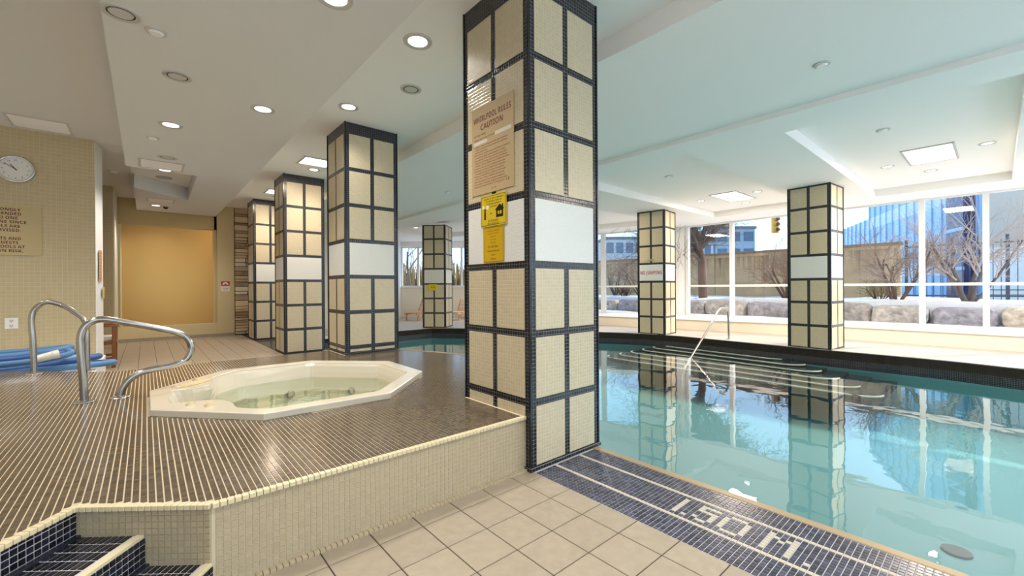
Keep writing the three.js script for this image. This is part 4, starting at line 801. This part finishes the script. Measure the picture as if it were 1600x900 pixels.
{
  const t = thing('metal_fence', 'dark metal picket fence right of the concrete wall', 'fence'), m = std({ color: lin(60, 66, 78), roughness: 0.6 });
  for (const y of [0.9, 2.62]) part(t, 'fence_rail', bx(20.6, 20.64, y, y + 0.05, -2.2, 1.2), m);
  for (let i = 0; i < 20; i++) part(t, 'picket', bx(20.61, 20.63, 0.5, 2.75, -2.15 + i * 0.17, -2.13 + i * 0.17), m);
  for (const z of [-2.15, -1.0, 0.2]) part(t, 'fence_post', bx(20.58, 20.66, 0.3, 2.9, z - 0.04, z + 0.04), m);
}
// ------------------------------------------------------------------ buildings
{
  const t = thing('office_building', 'tall blue glass office building with a dark bay, seen through the right windows', 'building', [52.6, 0, -0.66], Math.atan2(0.416, 0.909));
  // local x runs along the face, away from us; the face looks to local +z ... the mass lies behind it on -z
  const glassA = phys({ color: lin(138, 188, 226), roughness: 0.3 }), glassB = phys({ color: lin(166, 206, 236), roughness: 0.3 }), span = std({ color: lin(168, 206, 236), roughness: 0.35 }), spanL = std({ color: lin(206, 226, 242), roughness: 0.4 }), mull = std({ color: lin(160, 196, 228), roughness: 0.4 }), bay = phys({ color: lin(46, 52, 96), roughness: 0.1, metalness: 0.3 });
  const Y0 = -0.3, TH = 21.6;
  part(t, 'tower_core', bx(-0.5, 27.6, Y0, TH, 0.3, 11), spanL);
  part(t, 'wing_core', bx(27.6, 56, Y0, 10.8, 0.35, 11), spanL);
  const pane = new THREE.BoxGeometry(1.86, 2.0, 0.06), sp = new THREE.BoxGeometry(1.94, 1.5, 0.1);
  for (let f = 0; f < 6; f++) for (let i = 0; i < 14; i++) {
    const x = 0.5 + i * 2; if (x > 1.6 && x < 5.4) continue;
    part(t, 'window_pane', pane, rnd() < 0.6 ? glassA : glassB).position.set(x, 1.2 + f * 3.5, 0.26);
    part(t, 'spandrel', sp, f % 2 ? span : spanL).position.set(x, 2.95 + f * 3.5, 0.26);
  }
  for (let i = 0; i <= 14; i++) part(t, 'fin', new THREE.BoxGeometry(0.09, 21.2, 0.18), mull).position.set(-0.5 + i * 2, 10.5, 0.2);
  for (let f = 0; f < 3; f++) for (let i = 0; i < 14; i++) part(t, 'window_pane', pane, f === 1 ? glassB : span).position.set(28.6 + i * 1.985, 1.6 + f * 3.5, 0.3);
  for (let i = 0; i < 14; i++) part(t, 'fin', new THREE.BoxGeometry(0.09, 10.8, 0.18), mull).position.set(27.7 + i * 1.985, 5.4, 0.25);
  const b = part(t, 'dark_bay', bx(2.1, 5.0, Y0, TH + 0.2, -0.5, 1), bay); for (let f = 0; f < 6; f++) part(b, 'bay_band', bx(2.05, 5.05, 2.6 + f * 3.5, 2.9 + f * 3.5, -0.56, -0.45), span);
  part(t, 'parapet', bx(-0.6, 27.7, TH, TH + 0.6, 0, 11), span);
  part(t, 'roof_plant', bx(2, 14, TH + 0.6, TH + 3.6, 3, 9), std({ color: lin(96, 84, 70), roughness: 0.7 }));
  for (let i = 0; i < 14; i++) part(t, 'louvre', bx(2.3 + i * 0.84, 2.7 + i * 0.84, TH + 1, TH + 3.3, 2.85, 3), std({ color: lin(120, 160, 140), roughness: 0.6 }));
}
function block(label, pos, turn, w, h, d, col, nx, ny, roof = true) {
  const t = thing('city_building', label, 'building', pos, turn); const wall = std({ color: lin(...col), roughness: 0.8 }), gl = phys({ color: lin(104, 124, 140), roughness: 0.35 });
  part(t, 'wall', bx(-w / 2, w / 2, -0.3, h, -d, 0), wall);
  for (let i = 0; i < nx; i++) for (let j = 0; j < ny; j++) part(t, 'window', new THREE.BoxGeometry(w / nx * 0.72, h / ny * 0.55, 0.1), gl).position.set(-w / 2 + (i + 0.5) * w / nx, (j + 0.55) * h / ny, 0.02);
  if (roof) part(t, 'roof_edge', bx(-w / 2 - 0.15, w / 2 + 0.15, h, h + 0.35, -d - 0.15, 0.15), std({ color: lin(110, 116, 122), roughness: 0.8 })); return t;
}
block('grey office block far beyond the wall, left of the no jumping column', [52.4, 0, -34.6], rad(-41), 7, 8.1, 8, [196, 200, 202], 5, 3);
block('pale office block seen behind the big bare tree', [54.6, 0, -26.2], rad(-41), 7, 7.2, 8, [220, 224, 226], 6, 3);
block('taller grey glass block right of the big bare tree', [58.5, 0, -22.6], rad(-41), 5.2, 8.8, 8, [176, 192, 198], 3, 4);

// ------------------------------------------------------------------ traffic signals
function signal(label, pos, turn, arm) {
  const y = M.signalYellow ??= std({ color: lin(222, 168, 36), roughness: 0.5 }), t = thing('traffic_signal', label, 'traffic light', pos, turn), steel = std({ color: lin(120, 122, 124), roughness: 0.5, metalness: 0.4 });
  part(t, 'housing', new RoundedBoxGeometry(0.38, 1.1, 0.25, 2, 0.05), y);
  for (const [dy, c] of [[0.35, [90, 20, 16]], [0, [120, 84, 10]], [-0.35, [16, 80, 40]]]) { const v = part(t, 'visor', new THREE.CylinderGeometry(0.14, 0.15, 0.24, 20, 1, true, Math.PI * 0.25, Math.PI * 1.5).rotateX(Math.PI / 2).translate(0, dy, 0.2), M.signalDark ??= std({ color: lin(196, 150, 40), side: THREE.DoubleSide })); part(v, 'lens', new THREE.CylinderGeometry(0.13, 0.13, 0.02, 20).rotateX(Math.PI / 2).translate(0, dy, 0.13), std({ color: lin(...c), roughness: 0.3 })); }
  part(t, 'mast_arm', bar([0, 0.7, -0.15], [arm, 0.9, -0.15], 0.05, 0.07), steel); part(t, 'pole', bar([arm, -pos[1] - 0.3, -0.15], [arm, 1.5, -0.15], 0.13, 0.1), steel); part(t, 'hanger', bar([0, 0.4, -0.15], [0, 0.72, -0.15], 0.03), steel);
}
signal('large yellow traffic signal high beyond the wall, left of the bare tiled column', [31.6, 5.35, -9.7], rad(-41), 3.2);
signal('small yellow traffic signal right of the mullion, before the blue building', [53.1, 3.6, -4.2], rad(-60), 3);

// ------------------------------------------------------------------ trees and shrubs
function woody(o) { // bare branching plant: trunk geometries and branch geometries
  const trunk = [], twigs = [];
  const grow = (p, dir, len, r, depth) => {
    const n = depth === 0 ? 4 : 3; let a = p.clone(), d = dir.clone(), r0 = r;
    for (let i = 0; i < n; i++) {
      d.add(V(ru(-1, 1), ru(-0.5, 0.8) * o.up, ru(-1, 1)).multiplyScalar(o.bend)).normalize();
      const b = a.clone().addScaledVector(d, len / n), r1 = r * (1 - (i + 1) / n * 0.45);
      (depth === 0 ? trunk : twigs).push(bar([a.x, a.y, a.z], [b.x, b.y, b.z], r0, r1, depth < 2 ? 8 : 4));
      a = b; r0 = r1;
      if (depth < o.depth && (depth > 0 || i >= (o.bare ?? 1))) for (let q = 0; q < o.kids; q++) {
        const axis = V(ru(-1, 1), ru(-0.2, 0.2), ru(-1, 1)).normalize(), e = d.clone().applyAxisAngle(axis, ru(0.5, 1.1));
        e.y += 0.15 * o.up; grow(a.clone().addScaledVector(d, -ru(0, len / n * 0.5)), e.normalize(), len * ru(o.ratio - 0.1, o.ratio + 0.1), r1 * ru(0.5, 0.68), depth + 1);
      }
    }
  };
  for (const [x, z, tilt, dx, dz, L, r] of o.stems) grow(V(x, 0, z), V(dx * tilt, 1, dz * tilt).normalize(), L, r, 0);
  return [trunk, twigs];
}
function plant(name, label, category, pos, o, c1, c2) {
  seed = o.seed; const t = thing(name, label, category, pos), [a, b] = woody(o);
  part(t, o.stemName ?? 'trunk', merge(a), std({ color: lin(...c1), roughness: 0.9, bumpMap: M.barkMap ??= tex(noiseCanvas(128, 9, [128, 128, 128], 0.9), false, 0.3), bumpScale: 0.03 }));
  part(t, 'branches', merge(b), std({ color: lin(...c2), roughness: 0.85 })); return t;
}
plant('bare_tree', 'large bare tree with thick brown trunk outside the middle window', 'tree', [16.9, 0.66, -7.75], { seed: 11, stems: [[0, 0, 0.02, 0.3, 1, 3.3, 0.18]], depth: 4, kids: 3, ratio: 0.7, bend: 0.15, up: 0.15, bare: 1 }, [112, 86, 74], [110, 92, 80]);
const shrubO = (s, L, r, n, depth = 3) => { seed = s * 13 + 5; return { seed: s, stemName: 'stems', stems: Array.from({ length: n }, (_, i) => { const a = i / n * 6.283 + ru(-0.3, 0.3); return [Math.cos(a) * 0.06, Math.sin(a) * 0.06, ru(0.25, 0.75), Math.cos(a), Math.sin(a), L * ru(0.7, 1.1), r * ru(0.7, 1.1)]; }), depth, kids: 2, ratio: 0.56, bend: 0.2, up: 0.6, bare: 1 }; };
plant('bare_shrub', 'spreading bare shrub of many stems before the end of the concrete wall', 'shrub', [17.0, 0.72, -2.0], shrubO(21, 1.7, 0.045, 6), [120, 92, 74], [152, 130, 112]);
plant('bare_shrub', 'tall pale twigged shrub before the blue building, at the right pane edge', 'shrub', [17.6, 0.72, -0.55], shrubO(35, 2.1, 0.05, 6), [120, 104, 96], [186, 170, 158]);
plant('bare_shrub', 'leaning bare shrub just left of the bare tiled column', 'shrub', [17.6, 0.72, -5.0], shrubO(47, 1.5, 0.05, 5), [110, 82, 68], [140, 112, 92]);
plant('bare_shrub', 'thin bare shrub outside left of the no jumping column', 'shrub', [18.2, 0.72, -11.4], shrubO(59, 1.8, 0.04, 6), [112, 88, 72], [150, 126, 106]);
plant('bare_shrub', 'wispy pale shrub behind the column edge at the left pane', 'shrub', [18.6, 0.72, -13.1], shrubO(66, 1.7, 0.04, 5), [112, 92, 80], [168, 148, 130]);
plant('low_shrub', 'low dark brown shrub in the snow left of the no jumping column', 'shrub', [17.6, 0.72, -11.9], { ...shrubO(71, 0.5, 0.02, 14, 2), ratio: 0.6 }, [92, 66, 48], [104, 74, 54]);
plant('low_shrub', 'low olive shrub with a few dry leaves before the concrete wall end', 'shrub', [18.4, 0.72, -2.6], { ...shrubO(83, 0.6, 0.02, 14, 2), ratio: 0.6 }, [104, 88, 52], [128, 112, 66]);
plant('bare_tree', 'slender bare tree outside the far windows, left of the far column', 'tree', [11.6, -0.2, -21.8], { seed: 91, stems: [[0, 0, 0.1, 0.3, 0.4, 3.6, 0.1]], depth: 3, kids: 2, ratio: 0.6, bend: 0.18, up: 0.6, bare: 2 }, [96, 82, 72], [118, 104, 94]);
plant('bare_tree', 'bare tree outside the far windows, right of the far column', 'tree', [14.0, -0.2, -22.4], { seed: 97, stems: [[0, 0, 0.1, 0.6, -0.4, 4.0, 0.13]], depth: 3, kids: 2, ratio: 0.62, bend: 0.2, up: 0.4, bare: 2 }, [96, 80, 70], [112, 98, 88]);
{
  seed = 123; const gs = [];
  for (let i = 0; i < 2600; i++) { const x = 8 + rnd() * 14, z = -30 + ru(-2.5, 2.5) + (x - 14) * 0.6, h = ru(1.2, 3.4); gs.push(bar([x, -0.1, z], [x + ru(-0.5, 0.5), h, z + ru(-0.5, 0.5)], 0.06, 0.02, 3)); }
  const m = single('dry_brush', merge(gs), std({ color: lin(150, 122, 70), roughness: 0.9 }), 'dry ochre brush growing beyond the far windows', 'brush'); m.userData.kind = 'stuff';
}

scene.traverse((o) => { if (o.isMesh) { o.castShadow = true; o.receiveShadow = true; } if (o.isSpotLight || o.isDirectionalLight) o.castShadow = true; });
renderer.render(scene, camera);
